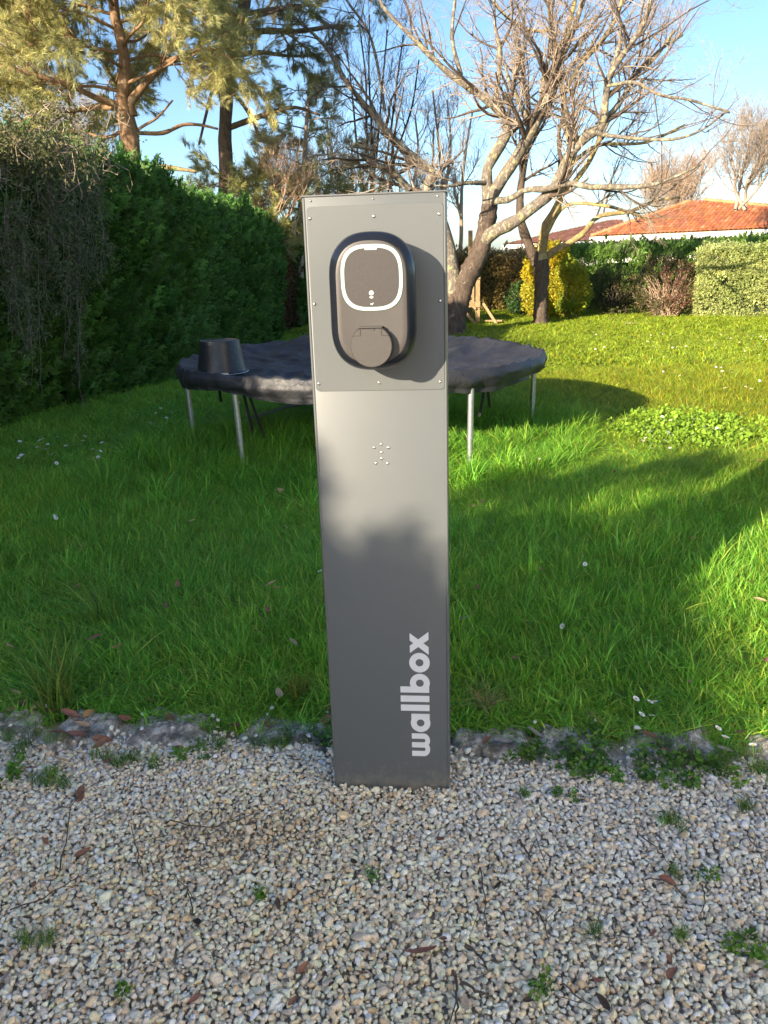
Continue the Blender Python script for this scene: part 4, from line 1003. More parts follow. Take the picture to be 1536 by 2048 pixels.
stemtree('bare_thicket_tree', 'pinkish bare thicket showing left of the main trunk fork', 712, [(840, 560, 830, 230), (880, 560, 900, 200), (920, 560, 940, 220), (860, 560, 870, 260), (800, 560, 780, 300), (900, 560, 860, 180)], 23, 0, 55, 420, 2500, M['twig_pink'], M['twig_pink'], w=8)
stemtree('bare_thicket_tree', 'tangled bare bush rising left of the pedestal top', 713, [(700, 520, 700, 280), (660, 520, 650, 300), (720, 520, 745, 270), (640, 520, 620, 330), (680, 520, 660, 240)], 22, 0, 45, 330, 1900, M['twig_pink'], M['twig'], w=8)
stemtree('slim_bare_tree', 'slim bare tree above the hedge, left of the first pine trunk', 714, [(135, 400, 140, 240), (90, 400, 70, 180), (110, 400, 100, 200)], 19, 0, 45, 300, 1500, M['twig'], M['twig'], w=7)
stemtree('slim_bare_tree', 'slim bare tree showing just left of the pine trunk', 715, [(150, 400, 130, 260), (160, 400, 170, 250), (155, 400, 200, 270)], 20, 0, 40, 260, 1300, M['twig_gold'], M['twig'], w=7)
stemtree('slim_bare_tree', 'distant pale bare tree above the house roof', 716, [(1478, 420, 1500, 260), (1476, 420, 1460, 280), (1480, 420, 1536, 300), (1478, 420, 1580, 270)], 44, 0, 60, 420, 2000, M['twig'], M['twig'], w=5, l1=(1.5, 3), l2=(.8, 2.2), l3=(.4, 1), fine=.008)
stemtree('slim_bare_tree', 'pale distant bare tree behind the roof ridge', 717, [(1340, 470, 1330, 350), (1345, 470, 1370, 360), (1335, 470, 1290, 370), (1350, 470, 1400, 350)], 70, 0, 70, 500, 2400, M['twig'], M['twig_pink'], w=4, l1=(2, 3.5), l2=(1, 2.2), l3=(.6, 1.2), fine=.014)
stemtree('bare_thicket_tree', 'copper brown bush between hedge and pedestal', 718, [(560, 470, 545, 370), (575, 470, 590, 350), (590, 470, 600, 380), (550, 470, 525, 390)], 17.5, 0, 34, 200, 1000, M['twig_pink'], M['twig_pink'], w=6)

def pine(name, limbs, D, label, seed, mat, ncl, extra, tints, size=1.0, l1=(.7, 1.5), n1=120, n2=500, off_lim=1, drp=.25):
    """limbs from the picture plus free limbs (start height, azimuth, length, rise)"""
    r = np.random.RandomState(seed); lines = limb_lines(limbs, D, 20, seed); off = np.array([lines[0][0][0], lines[0][0][1], 0.])
    root = tag(empty(name, tuple(off)), label, 'tree')
    tr_ = lines[0]; ex_ = []
    for (z, az, L, rise) in extra:
        b = np.array([np.interp(z, tr_[:, 2], tr_[:, j]) for j in range(3)]); a = math.radians(az); pts = []
        for t in np.linspace(0, 1, 6):
            pts.append((b[0] + math.cos(a) * L * t, b[1] + math.sin(a) * L * t, b[2] + rise * L * (t - .45 * t * t) + r.normal() * .06 * L * t, .022 * (1 - t) * min(1, L / 2) + .008))
        ex_.append(smoothline(pts, 20))
    tree_parts(root, lines + ex_, mat, 20, off, sides=9, seed=seed)
    use = lines[off_lim:] + ex_; P = np.stack([l[:, :3] - off for l in use]); Rd = np.stack([l[:, 3] for l in use])
    a, ra = grow(P, Rd, n1, l1, (30, 70), 7, r, .04, .2, .3, .5, minr=.008, droop=drp)
    b, rb = grow(a, ra, n2, (.3, .8), (25, 60), 5, r, .08, .22, .2, .6, minr=.005)
    twig_part(root, 'boughs', [(a, ra), (b, rb)], mat if not isinstance(mat, list) else mat[0], 4)
    Pn = np.concatenate([a[:, 2:].reshape(-1, 3), b[:, 1:].reshape(-1, 3)]); Dn = np.concatenate([(a[:, 2:] - a[:, 1:-1]).reshape(-1, 3), (b[:, 1:] - b[:, :-1]).reshape(-1, 3)])
    k = r.choice(len(Pn), min(ncl, len(Pn) * 3)); Pn = Pn[k] + r.normal(size=(len(k), 3)) * .035; Dn = Dn[k] / (np.linalg.norm(Dn[k], axis=1)[:, None] + 1e-9) + r.normal(size=(len(k), 3)) * .35
    n = len(k); tn = Noise(seed, .6, 12, 3)(Pn); w = np.stack([np.clip(.5 + .5 * tn, .05, 2), np.clip(.5 - .5 * tn, .05, 2)], 1)
    o = scatter('foliage', Pn, dir_rot(Dn), size * np.exp(r.normal(size=n) * .2), r.randint(0, 5, n), needles, mixt(tints, w) * np.exp(r.normal(size=(n, 1)) * .2), root); o['kind'] = 'stuff'
    return root
TP = [(.6, .57, .25), (.4, .42, .17)]
P1 = [[(268, 480, 40), (265, 345, 34), (258, 262, 32), (245, 205, 24), (250, 120, 20), (228, 20, 17), (222, -120, 12), (220, -260, 7)],
      [(264, 232, 20), (262, 205, 15), (285, 175, 13), (305, 150, 12), (340, 122, 9), (372, 108, 5, -.5)],
      [(245, 212, 14), (190, 195, 10, -.3), (140, 170, 9, -.6), (70, 150, 7, -.9), (0, 130, 5, -1)],
      [(245, 260, 8), (225, 272, 6), (200, 274, 5), (178, 266, 3)],
      [(272, 262, 6), (290, 250, 5), (315, 235, 4), (346, 200, 3)],
      [(272, 266, 7), (325, 266, 7, .2), (365, 250, 6, .4), (400, 250, 5, .5), (436, 258, 4, .6)],
      [(235, 215, 10), (180, 216, 8, .2), (120, 226, 7, .4), (60, 226, 5, .5)]]
ex1 = [(z, az, L, ri) for z, az, L, ri in zip(np.linspace(4.25, 8.0, 34), np.arange(34) * 137.5 + 200, np.interp(np.linspace(0, 1, 34), [0, .3, 1], [2.2, 2.8, 1.2]), np.interp(np.linspace(0, 1, 34), [0, 1], [.18, .6]))]
pine('pine_tree', P1, 15, 'broad sunlit pine with a forked orange trunk behind the left hedge', 801, M['pine_bark'], 21000, ex1, TP, .74, n1=460, n2=3400, off_lim=6)
P2 = [[(455, 500, 30), (452, 345, 26), (450, 280, 24), (455, 180, 22), (470, 90, 22), (490, 0, 20), (500, -120, 15), (505, -250, 9)],
      [(460, 255, 10), (500, 240, 10, -.2), (545, 225, 8, -.4), (590, 215, 6, -.6), (640, 230, 4, -.8)],
      [(460, 180, 7), (480, 200, 7, .2), (505, 240, 6, .3), (522, 282, 5, .3)],
      [(443, 195, 7), (430, 165, 6, .1), (412, 230, 5, .1), (398, 290, 4, .1)],
      [(475, 70, 12), (530, 62, 10, -.2), (600, 62, 8, -.4), (680, 50, 5, -.5)],
      [(465, 110, 8), (520, 105, 8, .3), (580, 112, 5, .4), (640, 110, 4, .5)],
      [(480, 30, 9), (540, 20, 8, .3), (620, 10, 5, .6)]]
ex2 = [(z, az, L, .4) for z, az, L in zip(np.linspace(6.0, 9.5, 14), np.arange(14) * 137.5 + 20, np.linspace(2.6, 1.2, 14))]
pine('pine_tree', P2, 18, 'tall slender pine with dark hanging foliage left of the pedestal', 802, M['pine_bark2'], 3600, ex2, [(.2, .22, .09), (.38, .38, .15)], .8, n1=110, n2=420, off_lim=4)
P3_ = [[(600, 560, 14), (603, 440, 12), (608, 330, 9), (614, 230, 6), (617, 175, 3)]]
ex3 = [(z, az, L, .25) for z, az, L in zip(np.linspace(2.4, 5.2, 20), np.arange(20) * 137.5, np.linspace(1.7, .35, 20))]
pine('young_pine', P3_, 19, 'young light green pine just left of the pedestal top', 803, M['twig'], 1500, ex3, [(.52, .5, .2), (.36, .38, .15)], .95, n1=90, n2=260, l1=(.3, .8), off_lim=1)
P4_ = [[(470, 540, 16), (468, 440, 14), (462, 390, 10), (458, 345, 5)]]
ex4 = [(z, az, L, .2) for z, az, L in zip(np.linspace(1.9, 3.3, 14), np.arange(14) * 137.5 + 40, np.linspace(1.6, .4, 14))]
pine('young_pine', P4_, 17.5, 'low bushy young pine behind the hedge, under the slender pine', 804, M['twig'], 1300, ex4, [(.5, .5, .18), (.36, .39, .14)], .95, n1=80, n2=240, l1=(.3, .8), off_lim=1)
# bare fallen limb lit by the sun above the hedge
l = limb_lines([[(285, 350, 11), (300, 338, 10), (325, 334, 10), (350, 337, 8), (395, 343, 4)], [(300, 345, 8), (320, 357, 7), (334, 372, 8)]], 13.5, 14)
rt_ = tag(empty('sawn_branch', (0, 0, 0)), 'pale bare branch lying on top of the left hedge', 'branch'); tree_parts(rt_, l, M['twig_gold'], 14, np.zeros(3), names=['branch', 'side_branch'], sides=8, seed=55)

# ================================================================== CREEPER over the near end of the hedge
r = np.random.RandomState(909); K = 14; strands = []
for i in range(56):
    x0 = r.choice([r.uniform(-10, 60), r.uniform(60, 130), r.uniform(100, 225)], p=[.3, .2, .5]); yT = r.uniform(250, 470); yB = yT + abs(r.normal()) * 200 + 110; yB = min(yB, 850)
    D0 = np.interp(x0, [0, 120, 230], [7.3, 8.0, 9.0]); xs_ = x0 + np.cumsum(r.normal(size=K)) * 3.2 + np.linspace(0, r.normal() * 22, K)
    pts = [at(xs_[k], yT + (yB - yT) * k / (K - 1), D0 - .12 + .18 * math.sin(k * .9 + i) * .5) for k in range(K)]; strands.append(np.array(pts))
SP = np.stack(strands); crr = np.random.RandomState(3)
cr = tag(empty('dry_creeper', (-3.4, 8, 0)), 'dry grey creeper hanging over the near end of the left hedge', 'creeper'); off = np.array([-3.4, 8, 0])
a, ra = grow(SP - off, np.full((len(SP), K), .004), 380, (.12, .4), (20, 70), 5, crr, -.08, .3, 0.02, 1, minr=.0022)
twig_part(cr, 'stems', [(SP - off, np.full((len(SP), K), .0034)), (a, ra)], plain('creeper_stem', (.2, .165, .13), .85, nscale=8, namp=.4), 3)
small = [proto('creeper_leaves', leafball_mesh('creeper_leaves', 130 + i, 7, .04, .032, .017)) for i in range(3)]
Pn = np.concatenate([SP.reshape(-1, 3) - off, a.reshape(-1, 3)]); n = 1700; k = crr.choice(len(Pn), n); Pn = Pn[k] + crr.normal(size=(n, 3)) * .02
o = scatter('leaves', Pn, crr.uniform(0, 6.28, (n, 3)), np.exp(crr.normal(size=n) * .2), crr.randint(0, 3, n), small, mixt([(.10, .17, .06), (.16, .17, .10)], crr.uniform(size=(n, 2)) + .05), cr); o['kind'] = 'stuff'
# lit dry top of the creeper
c0 = at(40, 280, 7.6); n = 950; Pn = c0 - off + crr.normal(size=(n, 3)) * np.array([.36, .35, .17]) + np.array([-.1, 0, -.05])
o = scatter('dry_leaves', Pn, crr.uniform(0, 6.28, (n, 3)), 1.1 * np.exp(crr.normal(size=n) * .2), crr.randint(0, 3, n), small, mixt([(.2, .17, .1), (.12, .16, .05)], crr.uniform(size=(n, 2)) + .05), cr); o['kind'] = 'stuff'
Pb = c0 - off + crr.normal(size=(60, 1, 3)) * np.array([.35, .3, .15]) + np.cumsum(crr.normal(size=(60, 8, 3)) * .06 + np.array([.02, 0, .0]), 1)
twig_part(cr, 'dry_stems', [(Pb, np.full((60, 8), .004))], M['twig'], 3)

# ================================================================== PLAY TOWER
tw = tag(empty('play_tower', (1.2, 18.2, 0)), 'wooden play tower with railing half hidden by the tree trunk', 'play tower'); off = np.array([1.2, 18.2, 0])
pR = at(955, 600, 18.0); xr = pR[0]; xl = xr - 1.6; dy = 1.4; zf = at(955, 608, 18)[2]; zr = at(955, 555, 18)[2]
def beam(a, b, w, d, name='beam', nm=None):
    a = np.array(a, float) - off; b = np.array(b, float) - off; v = b - a; L = np.linalg.norm(v); v /= L
    rf = np.array([0, 1., 0]) if abs(v[1]) < .9 else np.array([1., 0, 0]); s = np.cross(v, rf); s /= np.linalg.norm(s); q = np.cross(s, v)
    MB().box((a + b) / 2, (w, d, L), np.stack([s, q, v], 1)).build(name, M['wood'], tw, False)
for x in (xl, xr):
    for y in (18.0, 18.0 + dy): beam((x, y, -.1), (x, y, zr + (1.0 if y > 18.5 else .04)), .09, .09, 'post')
for y in (18.0, 18.0 + dy):
    beam((xl, y - .06, zf), (xr + .05, y - .06, zf), .12, .03, 'floor_beam'); beam((xl, y - .06, zr), (xr + .05, y - .06, zr), .07, .03, 'rail')
    for k in range(13): beam((xl + .08 + k * .118, y - .075, zf - .02), (xl + .08 + k * .118, y - .075, zr + .02), .045, .02, 'baluster')
for k in range(11): beam((xl - .02, 18.02 + k * .128, zf + .075), (xr + .02, 18.02 + k * .128, zf + .075), .022, .12, 'floor_board')
beam((xr + .12, 17.95, zf), (xr + .42, 17.7, -.02), .05, .12, 'ladder_rail'); beam((xr - .05, 17.93, zf - .1), (xr - .35, 17.93, zf + .2), .05, .05, 'brace'); beam((xr - .02, 17.93, zf - .45), (xr - .32, 17.93, zf - .12), .06, .05, 'brace')
for k in range(3): beam((xr + .15 + k * .09, 17.85, .12 + k * .12), (xr + .5, 17.72, .12 + k * .0), .03, .05, 'step') if k == 0 else None

# ================================================================== SMALL THINGS
# daisies
def daisy_mesh():
    V = []; T = []; mi = []; n = 0
    for k in range(13):
        a = 2 * math.pi * k / 13; d = np.array([math.cos(a), math.sin(a), 0]); s = np.array([-d[1], d[0], 0])
        V += [d * .003 + [0, 0, .001], d * .009 + s * .0025 + [0, 0, .002], d * .0125 + [0, 0, .003], d * .009 - s * .0025 + [0, 0, .002]]; T += [[n, n + 1, n + 2], [n, n + 2, n + 3]]; mi += [0, 0]; n += 4
    k = 10; V += [[.0042 * math.cos(2 * math.pi * j / k), .0042 * math.sin(2 * math.pi * j / k), .0022] for j in range(k)] + [[0, 0, .0048]]
    for j in range(k): T.append([n + j, n + (j + 1) % k, n + k]); mi.append(1)
    n += k + 1; V += [[.0008, 0, 0], [-.0008, 0, 0], [0, .0008, -.07]]; T.append([n, n + 1, n + 2]); mi.append(2)
    return npmesh('daisy', V, [np.array(T)], [M['petal'], M['yolk'], M['stem']], False, mi=mi)
dm = daisy_mesh(); r = np.random.RandomState(77); dz = []
DL = ['daisy in the patch on the shaded lawn by the hedge foot', 'daisy behind the left trampoline leg', 'daisy in the cluster seen under the trampoline cover', 'daisy beside the clover patch', 'daisy in the cluster on the sunny lawn right of the trampoline', 'daisy on the far sunny lawn before the hedges', 'daisy on the sunny lawn near the right picture edge', 'daisy on the sunny lawn above the clover patch', 'daisy among the clover leaves']
for gi_, (x0, x1, y0, y1, n_) in enumerate(((30, 215, 862, 925, 26), (265, 345, 818, 852, 9), (462, 500, 785, 812, 10), (1285, 1345, 848, 900, 12), (1290, 1380, 690, 720, 10), (1180, 1536, 660, 700, 42), (1440, 1536, 690, 780, 14), (1320, 1480, 735, 770, 6), (1300, 1536, 820, 860, 8))):
    for _ in range(n_): dz.append((r.uniform(x0, x1), r.uniform(y0, y1), gi_))
dz += [(a, b, 9) for a, b in [(1065, 915), (1078, 921), (1437, 1448), (1451, 1472), (1506, 1487), (1272, 1396), (1300, 1405), (1310, 1398), (1283, 1428), (1304, 1425), (570, 1050), (575, 1052), (110, 1035), (1166, 1112), (1170, 1128), (1125, 1252), (112, 1038), (640, 1140)]]
for (x, y, gi_) in dz:
    hgt = .10 if y > 850 else .085; p = gnd(x, y, hgt + .02); o = link('daisy', dm); far = np.hypot(p[0], p[1]); s = .95 if far < 6 else 1.25
    o.location = (p[0], p[1], float(lawn_z(p[0], p[1])) + hgt + r.uniform(-.01, .012)); o.rotation_euler = (r.normal() * .3 + .25, r.normal() * .3, r.uniform(0, 6.28)); o.scale = (s,) * 3
    dl_ = (DL + ['lone white daisy near the kerb or in the shaded grass'])[gi_]; tag(o, dl_, 'daisy', 'daisies, ' + dl_)
# fallen leaves
def leaf_mesh(seed):
    r = np.random.RandomState(seed); n1, n2 = 9, 5; V = []; c1 = r.uniform(.2, .9) * r.choice([-1, 1]); c2 = r.uniform(.3, 1.2)
    for i in range(n1):
        t = i / (n1 - 1); w = .5 * math.sin(math.pi * t ** .85) ** .8 * .42 + .006
        for j in range(n2):
            s = (j / (n2 - 1) - .5) * 2; V.append((t - .5, s * w + .05 * math.sin(t * 3 + seed), c1 * .25 * (t - .5) ** 2 * 2 + c2 * .35 * abs(s) * w + r.normal() * .012))
    Q = [[i * n2 + j, i * n2 + j + 1, (i + 1) * n2 + j + 1, (i + 1) * n2 + j] for i in range(n1 - 1) for j in range(n2 - 1)]; vv = r.uniform(.8, 1.15, len(V))
    return npmesh('fallen_leaf', V, [np.array(Q)], M['dryleaf'], True, vv)
lm = [leaf_mesh(i) for i in range(8)]
LC = {'brown': (.24, .12, .075), 'dark': (.07, .05, .04), 'tan': (.5, .33, .19), 'orange': (.5, .25, .09), 'grey': (.3, .25, .21), 'rust': (.3, .13, .09)}
def leaf(px, py, L, col, z, label, group, flat=False):
    p = gnd(px, py, z); o = link('fallen_leaf', lm[r.randint(8)]); o.location = (p[0], p[1], z); o.scale = (L * .85,) * 3; o.rotation_euler = (r.normal() * .35, r.normal() * .3, r.uniform(0, 6.28))
    c = np.array(LC[col]) * r.uniform(.75, 1.25); o.color = (*c, 1); tag(o, label, 'leaf', group)
r = np.random.RandomState(88)
for (x, y, L, c, lab) in [(541, 1168, .085, 'tan', 'long tan fallen leaf lying on top of the grass left of the pedestal'), (553, 1177, .075, 'orange', 'curled orange leaf under the long tan leaf on the grass'), (1386, 1076, .05, 'orange', 'single orange leaf upright in the shaded grass at right'),
                          (586, 1284, .07, 'tan', 'flat tan leaf in the grass above the kerb, left of pedestal'), (557, 1388, .07, 'tan', 'tan pointed leaf at the grass edge above the kerb'), (516, 1262, .05, 'brown', 'small upright brown leaf beside the curved twig'),
                          (945, 1010, .06, 'tan', 'pale crumpled leaf in grass right of the pedestal'), (932, 1235, .07, 'grey', 'grey leaf in the grass close to the pedestal right side'), (190, 1275, .07, 'rust', 'reddish leaf beside the tall grass clump'),
                          (840, 1905, .09, 'rust', 'large rust brown leaf on the gravel at lower centre'), (165, 1705, .055, 'brown', 'curled brown leaf on the gravel at left'), (160, 1588, .07, 'brown', 'brown crumpled leaf on the gravel left, below the kerb'),
                          (395, 1845, .05, 'dark', 'dark shrivelled leaf on the gravel left of centre'), (1205, 2005, .05, 'dark', 'dark shrivelled leaf on the gravel at bottom right'), (1335, 1760, .05, 'rust', 'small rust leaf standing on the right gravel'), (1345, 1945, .05, 'brown', 'brown leaf scrap on the gravel at lower right')]:
    leaf(x, y, L, c, .105 if y < 1400 else .016, lab, 'single fallen leaves')
for (x, y, L, c) in [(45, 1405, .07, 'brown'), (70, 1415, .08, 'tan'), (110, 1420, .09, 'rust'), (140, 1430, .09, 'rust'), (30, 1385, .06, 'tan'), (180, 1425, .07, 'orange'), (120, 1465, .09, 'brown'), (155, 1470, .08, 'rust'), (200, 1487, .07, 'brown'), (95, 1390, .07, 'brown'), (150, 1405, .06, 'rust'),
                     (338, 1440, .09, 'brown'), (250, 1435, .06, 'rust'), (300, 1400, .05, 'rust'), (280, 1375, .06, 'brown'), (215, 1390, .06, 'grey'), (470, 1450, .08, 'brown'), (650, 1440, .07, 'brown'), (655, 1415, .05, 'rust'), (630, 1480, .07, 'grey'),
                     (215, 1522, .06, 'rust'), (60, 1535, .05, 'brown'), (125, 1520, .06, 'tan'), (205, 1480, .08, 'brown'), (355, 1495, .05, 'rust'), (535, 1450, .05, 'brown'), (20, 1420, .06, 'rust'), (165, 1450, .07, 'tan'),
                     (1180, 1428, .07, 'tan'), (1300, 1470, .06, 'rust'), (1070, 1465, .07, 'grey'), (1010, 1482, .06, 'grey'), (1450, 1500, .06, 'grey'), (1330, 1500, .05, 'brown'), (1480, 1465, .05, 'rust'), (975, 1480, .05, 'brown')]:
    leaf(x, y, L, c, .03, 'dry brown leaf fallen along the kerb', 'dry leaves fallen along the kerb')
for _ in range(46):
    x, y = r.uniform(0, 1536), r.uniform(870, 1380)
    if 600 < x < 920: continue
    sd_ = 'left' if x < 760 else 'right'; leaf(x, y, r.uniform(.035, .065), r.choice(['brown', 'tan', 'tan', 'rust']), .10, 'small dead leaf sunk in the grass %s of the pedestal' % sd_, 'dead leaves in the grass %s of the pedestal' % sd_)
for _ in range(30):
    leaf(r.uniform(0, 1536), r.uniform(1600, 2040), r.uniform(.02, .045), r.choice(['brown', 'dark', 'grey', 'rust']), .014, 'small dark leaf scrap lying on the gravel', 'leaf scraps on the gravel')
# twigs
tws = [((120, 1740), (150, 1600), (205, 1560), 'forked dark twig on the gravel at far left'), ((285, 1750), (270, 1690), (262, 1650), 'short dark twig right of the forked twig'), ((385, 1830), (380, 1790), (350, 1750), 'thin twig on gravel below the brown leaf'), ((20, 1820), (100, 1790), (180, 1740), 'long thin twig across the left gravel'),
       ((960, 1735), (965, 1780), (972, 1860), 'thin upright twig on gravel right of centre'), ((905, 1940), (915, 1985), (912, 2040), 'thick brown twig at the bottom centre'), ((925, 1965), (960, 1985), (990, 2000), 'short brown stick beside the thick twig'), ((930, 1890), (960, 1915), (975, 1940), 'flat brown stick right of the large rust leaf'),
       ((1065, 1815), (1085, 1840), (1100, 1880), 'crooked twig on the right of the bottom gravel'), ((1120, 1970), (1160, 1995), (1195, 2020), 'thin dark twig at lower right'), ((1290, 1760), (1320, 1760), (1370, 1785), 'curved twig by the small rust leaf'), ((1405, 1770), (1410, 1800), (1402, 1835), 'upright dark twig on the right gravel'),
       ((1275, 1665), (1320, 1700), (1345, 1740), 'slanting thin twig below the weeds at right'), ((1225, 1835), (1228, 1870), (1218, 1880), 'stubby grey twig on the right gravel'), ((455, 1196), (520, 1222), (541, 1255), 'curved brown twig lying in the grass'), ((340, 1640), (420, 1655), (500, 1630), 'very thin twig on the gravel near the sandy spot'),
       ((1040, 1680), (1050, 1700), (1062, 1722), 'small dark stick right of the pedestal on gravel'), ((1490, 1660), (1510, 1690), (1540, 1700), 'twig at the right edge of the gravel')]
r = np.random.RandomState(99)
for a_, b_, c_, lab in tws:
    z = .02 if a_[1] > 1400 else .08; P = [gnd(*q, z + r.uniform(-.003, .006)) for q in (a_, b_, c_)]; o0 = P[0].copy(); l = smoothline([np.append(q - o0, 1) for q in P], 9)[:, :3]; l[1:-1] += r.normal(size=(7, 3)) * .0025
    th = .0035 if 'thick' in lab or 'stick' in lab else .0019; mb = MB().tube(l, np.linspace(th, th * .5, 9), 6)
    q = l[5]; mb.tube([q, q + r.normal(size=3) * .012, q + r.normal(size=3) * np.array([.03, .03, .003])], [th * .6, th * .5, th * .3], 5)
    o = mb.build('fallen_twig', M['twig_litter']); o.location = o0; tag(o, lab, 'twig', 'fallen twigs')
def eul(r3):
    cx, cy, cz = np.cos(r3); sx, sy, sz = np.sin(r3)
    return np.array([[cy * cz, sx * sy * cz - cx * sz, cx * sy * cz + sx * sz], [cy * sz, sx * sy * sz + cx * cz, cx * sy * sz - sx * cz], [-sy, sx * cy, cx * cy]])
def bake(name, P, rot, scl, idx, protos, tint, mat):
    V = []; F = {3: [], 4: []}; C = []; n = 0
    for p, ro, s, i, t in zip(P, rot, scl, idx, tint):
        me = protos[i].data if hasattr(protos[i], 'data') else protos[i]; v = np.empty(len(me.vertices) * 3, np.float32); me.vertices.foreach_get('co', v); v = v.reshape(-1, 3) * np.array(s)
        c = np.empty(len(me.vertices) * 4, np.float32); me.attributes['vary'].data.foreach_get('color', c); c = c.reshape(-1, 4)[:, :3] * np.array(t)
        V.append(v @ eul(np.array(ro, float)).T + np.array(p)); C.append(c)
        for f in me.polygons: F[len(f.vertices)].append([q + n for q in f.vertices])
        n += len(v)
    return link(name, npmesh(name, np.concatenate(V), [np.array(F[k]) for k in (3, 4) if F[k]], mat, True, np.concatenate(C)))
M['weed'] = foliage('weed_leaves', .5, .35, 'OBJECT', attr='color')
# weeds in gravel and along the kerb
weedm = [leafball_mesh('weed', 140 + i, 40, .035, .03, .014, mat='grass') for i in range(2)]
def weed(px, py, s, lab, kind=0, z=.015, tall=1.0, cat='weed', nb=34):
    p = gnd(px, py, z); rr = np.random.RandomState(int(px * 3 + py)); n_ = max(2, int(6 * s)); 
    P = np.stack([rr.normal(size=n_) * .028 * s, rr.normal(size=n_) * .02 * s, np.full(n_, .012 if kind else -.004)], -1)
    pl = near_grass if kind == 0 else clover; t = np.array([(.13, .26, .035), (.08, .19, .04)])[rr.randint(0, 2, n_)] * np.exp(rr.normal(size=(n_, 1)) * .15)
    s_ = .42 if py > 1570 else .55; o = bake('weed' if kind else 'grass_sprig', P * (.7 if py > 1570 else 1), np.stack([rr.normal(size=n_) * .3, rr.normal(size=n_) * .3, rr.uniform(0, 6.28, n_)], -1), np.stack([np.full(n_, s_ * s ** .3), np.full(n_, s_ * s ** .3), np.full(n_, s_ * tall)], -1), rr.randint(0, len(pl), n_), pl, t, M['weed'])
    o.location = (p[0], p[1], z); tag(o, lab, cat)
for q in [(255 * .43, 1555, 1.2, 'grass sprig on the gravel at left, below the leaf pile', 0), (240, 1530, 1.4, 'dark green sprig on the gravel beside the white shell', 0), (80, 1885, 1.0, 'grass sprig on the gravel at bottom left', 0), (20, 1545, 1.3, 'weed at the left edge of the gravel', 1), (370, 1505, .9, 'small weed on gravel left of centre', 1), (60, 1490, 1.4, 'weed tuft under the leaves at the left kerb', 0),
          (425, 1490, .7, 'sprig against the long kerb stone', 0), (540, 1490, .9, 'grass sprig on gravel below the pale kerb stone', 0), (585, 1480, 1.2, 'bright grass sprig just left of the pedestal foot', 0), (645, 1480, .9, 'small green sprig touching the left side of the pedestal', 1),
          (1040, 1500, 1.2, 'leafy weed right of the pedestal on the kerb', 1), (1150, 1525, 2.2, 'broad green weed in front of the kerb stones', 1), (1205, 1545, 1.6, 'low weed beside the broad green weed', 1), (1310, 1530, 2.2, 'large leafy weed before the dark kerb stone', 1), (1405, 1510, 1.6, 'grassy weed on the right kerb stone', 0), (1430, 1555, 1.8, 'leafy weed at the right end of the gravel edge', 1), (1500, 1530, 2.0, 'grass weed at the right picture edge', 0),
          (1050, 1590, .5, 'tiny dark sprig on gravel right of the pedestal', 0), (1120, 1588, .6, 'tiny weed on gravel midway to the right', 1), (1150, 1598, .4, 'tiny green leaf pair in the gravel', 1), (1340, 1640, 1.0, 'dark sprig on the right gravel', 0), (1510, 1900, 1.5, 'green weed at the lower right edge', 1), (1350, 1740, .5, 'thin grass sprig by the rust leaf', 0), (1420, 1755, .6, 'small dark weed on the right gravel', 1), (1075, 1970, .8, 'mossy weed at bottom right of centre', 1),
          (1180, 1865, .5, 'tiny sprig on the lower right gravel', 0), (1365, 1870, .6, 'faint sprig on the lower right gravel', 0), (240, 1985, .5, 'dark leaf sprig at bottom left', 1), (740, 1748, .4, 'tiny green sprig in the middle of the gravel', 1), (530, 1790, .6, 'small weed near the sandy spot', 1), (1280, 1400, 2.0, 'daisy leaf rosette in the grass above the kerb', 1), (1180, 1485, 1.5, 'weed growing out between two kerb stones', 1), (1490, 1620, .7, 'sprig at the right edge of the gravel', 0)]:
    weed(q[0], q[1], q[2], q[3], q[4])
# tall clumps of grass at left
tallm = [blades_mesh('tall_grass_clump', 150 + i, 90, .06, .18, .42, .006, .7, .12) for i in range(3)]
def clump(px, py, s, lab, k, col):
    p = gnd(px, py, .02); o = bake('grass_clump', [(0, 0, 0)], [(0, 0, r.uniform(0, 6))], [(s, s, s)], [k], TPRO, [col], M['weed']); o.location = (p[0], p[1], .01); tag(o, lab, 'grass clump')
TPRO = [proto('tall_grass_blades', m_) for m_ in tallm]
clump(115, 1415, .85, 'tall grass clump behind the leaf pile at left', 0, (.11, .2, .03)); clump(215, 1250, .8, 'dark upright grass clump in the left lawn', 1, (.14, .3, .05)); clump(595, 1400, .45, 'bright drooping grass tuft at the kerb left of the pedestal', 2, (.22, .26, .04)); clump(975, 1420, .4, 'dry pale grass tuft at the kerb right of the pedestal', 1, (.3, .28, .14))
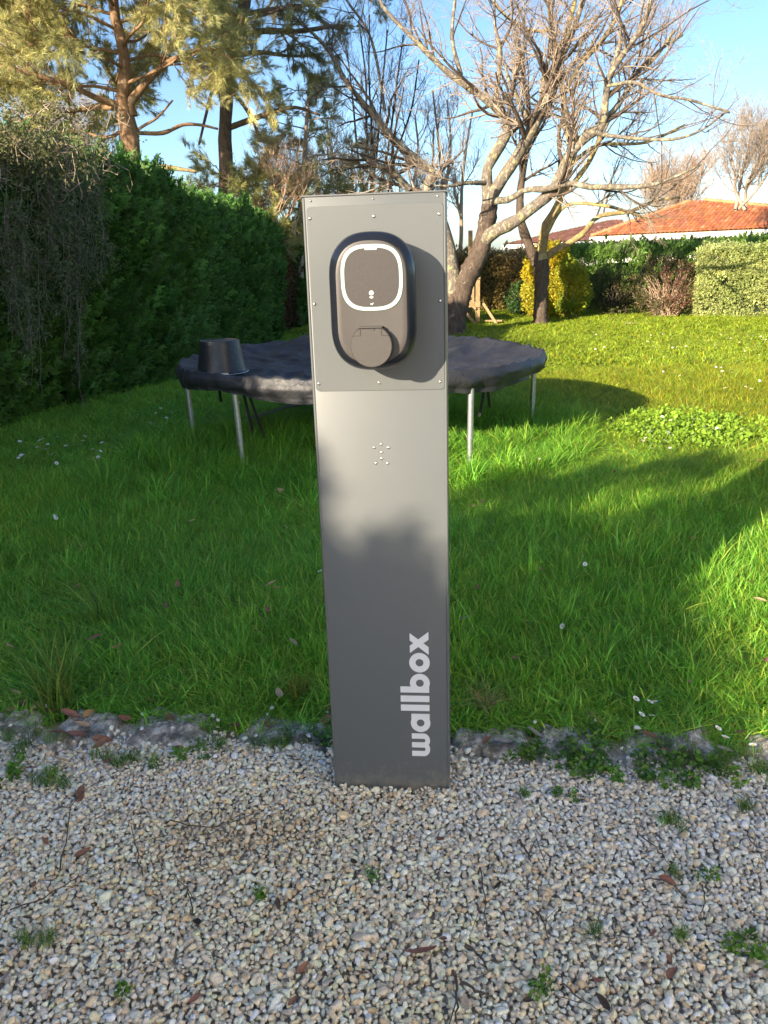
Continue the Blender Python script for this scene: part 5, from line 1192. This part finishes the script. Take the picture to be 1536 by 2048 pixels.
# white stones and shells on the kerb
r = np.random.RandomState(111); ws = [rock_mesh('white_pebble', 160 + i, 2, .6, 'letter') for i in range(4)]
whitem = plain('white_chalk', (.75, .74, .72), .7, nscale=80, namp=.1)
for m_ in ws: m_.materials.clear(); m_.materials.append(whitem)
for (x, y, s, lab) in [(95, 1411, .013, 'round white pebble among the leaves at left'), (135, 1420, .008, 'small white pebble right of the round one'), (285, 1428, .009, 'white pebble on the small kerb stone'), (283, 1457, .009, 'white pebble on the front edge of the kerb'), (425, 1430, .012, 'white shell shaped stone on the left kerb'), (436, 1440, .009, 'white pebble just below the shell shaped stone'),
                       (543, 1415, .013, 'white stone at the grass edge left of the pedestal'), (535, 1428, .007, 'tiny white pebble under the white stone'), (620, 1470, .014, 'white chip standing left of the pedestal foot'), (195, 1550, .016, 'bluish white shell on the left gravel'), (655, 1425, .009, 'white bits against the pedestal left side'), (1275, 1455, .015, 'large white stone on the right kerb'), (1070, 1443, .010, 'white pebble at the back of the right kerb'),
                       (1190, 1440, .008, 'white pebble above the broad kerb stone'), (110, 1032, .018, 'white lump in the shaded grass at left'), (1398, 1452, .008, 'white pebble on the dark kerb stone'), (345, 1455, .008, 'white pebble on the long kerb stone'), (235, 958, .012, 'pale pebble in the lawn left of the trampoline leg'), (20, 1450, .01, 'pale pebble at the left end of the kerb')]:
    z = .03 if y > 1400 else .07; z = .02 if y > 1500 else z; p = gnd(x, y, z); o = link('white_pebble', ws[r.randint(4)]); o.location = p; o.scale = (s,) * 3; o.rotation_euler = (r.normal() * .4, r.normal() * .4, r.uniform(0, 6.28)); tag(o, lab, 'pebble', 'white pebbles')
for (x, y, s, lab) in [(1262, 650, .16, 'flat beige stone at the foot of the variegated hedge'), (1225, 641, .09, 'small beige stone left of the flat beige stone')]:
    p = gnd(x, y, .03); m_ = rock_mesh('border_stone', int(x), 2, .3, 'kerb'); m_.materials.clear(); m_.materials.append(plain('beige_stone', (.45, .34, .22), .9, nscale=20)); o = link('border_stone', m_); o.location = (p[0], p[1], .05); o.scale = (s * 1.4, s, s); tag(o, lab, 'stone')
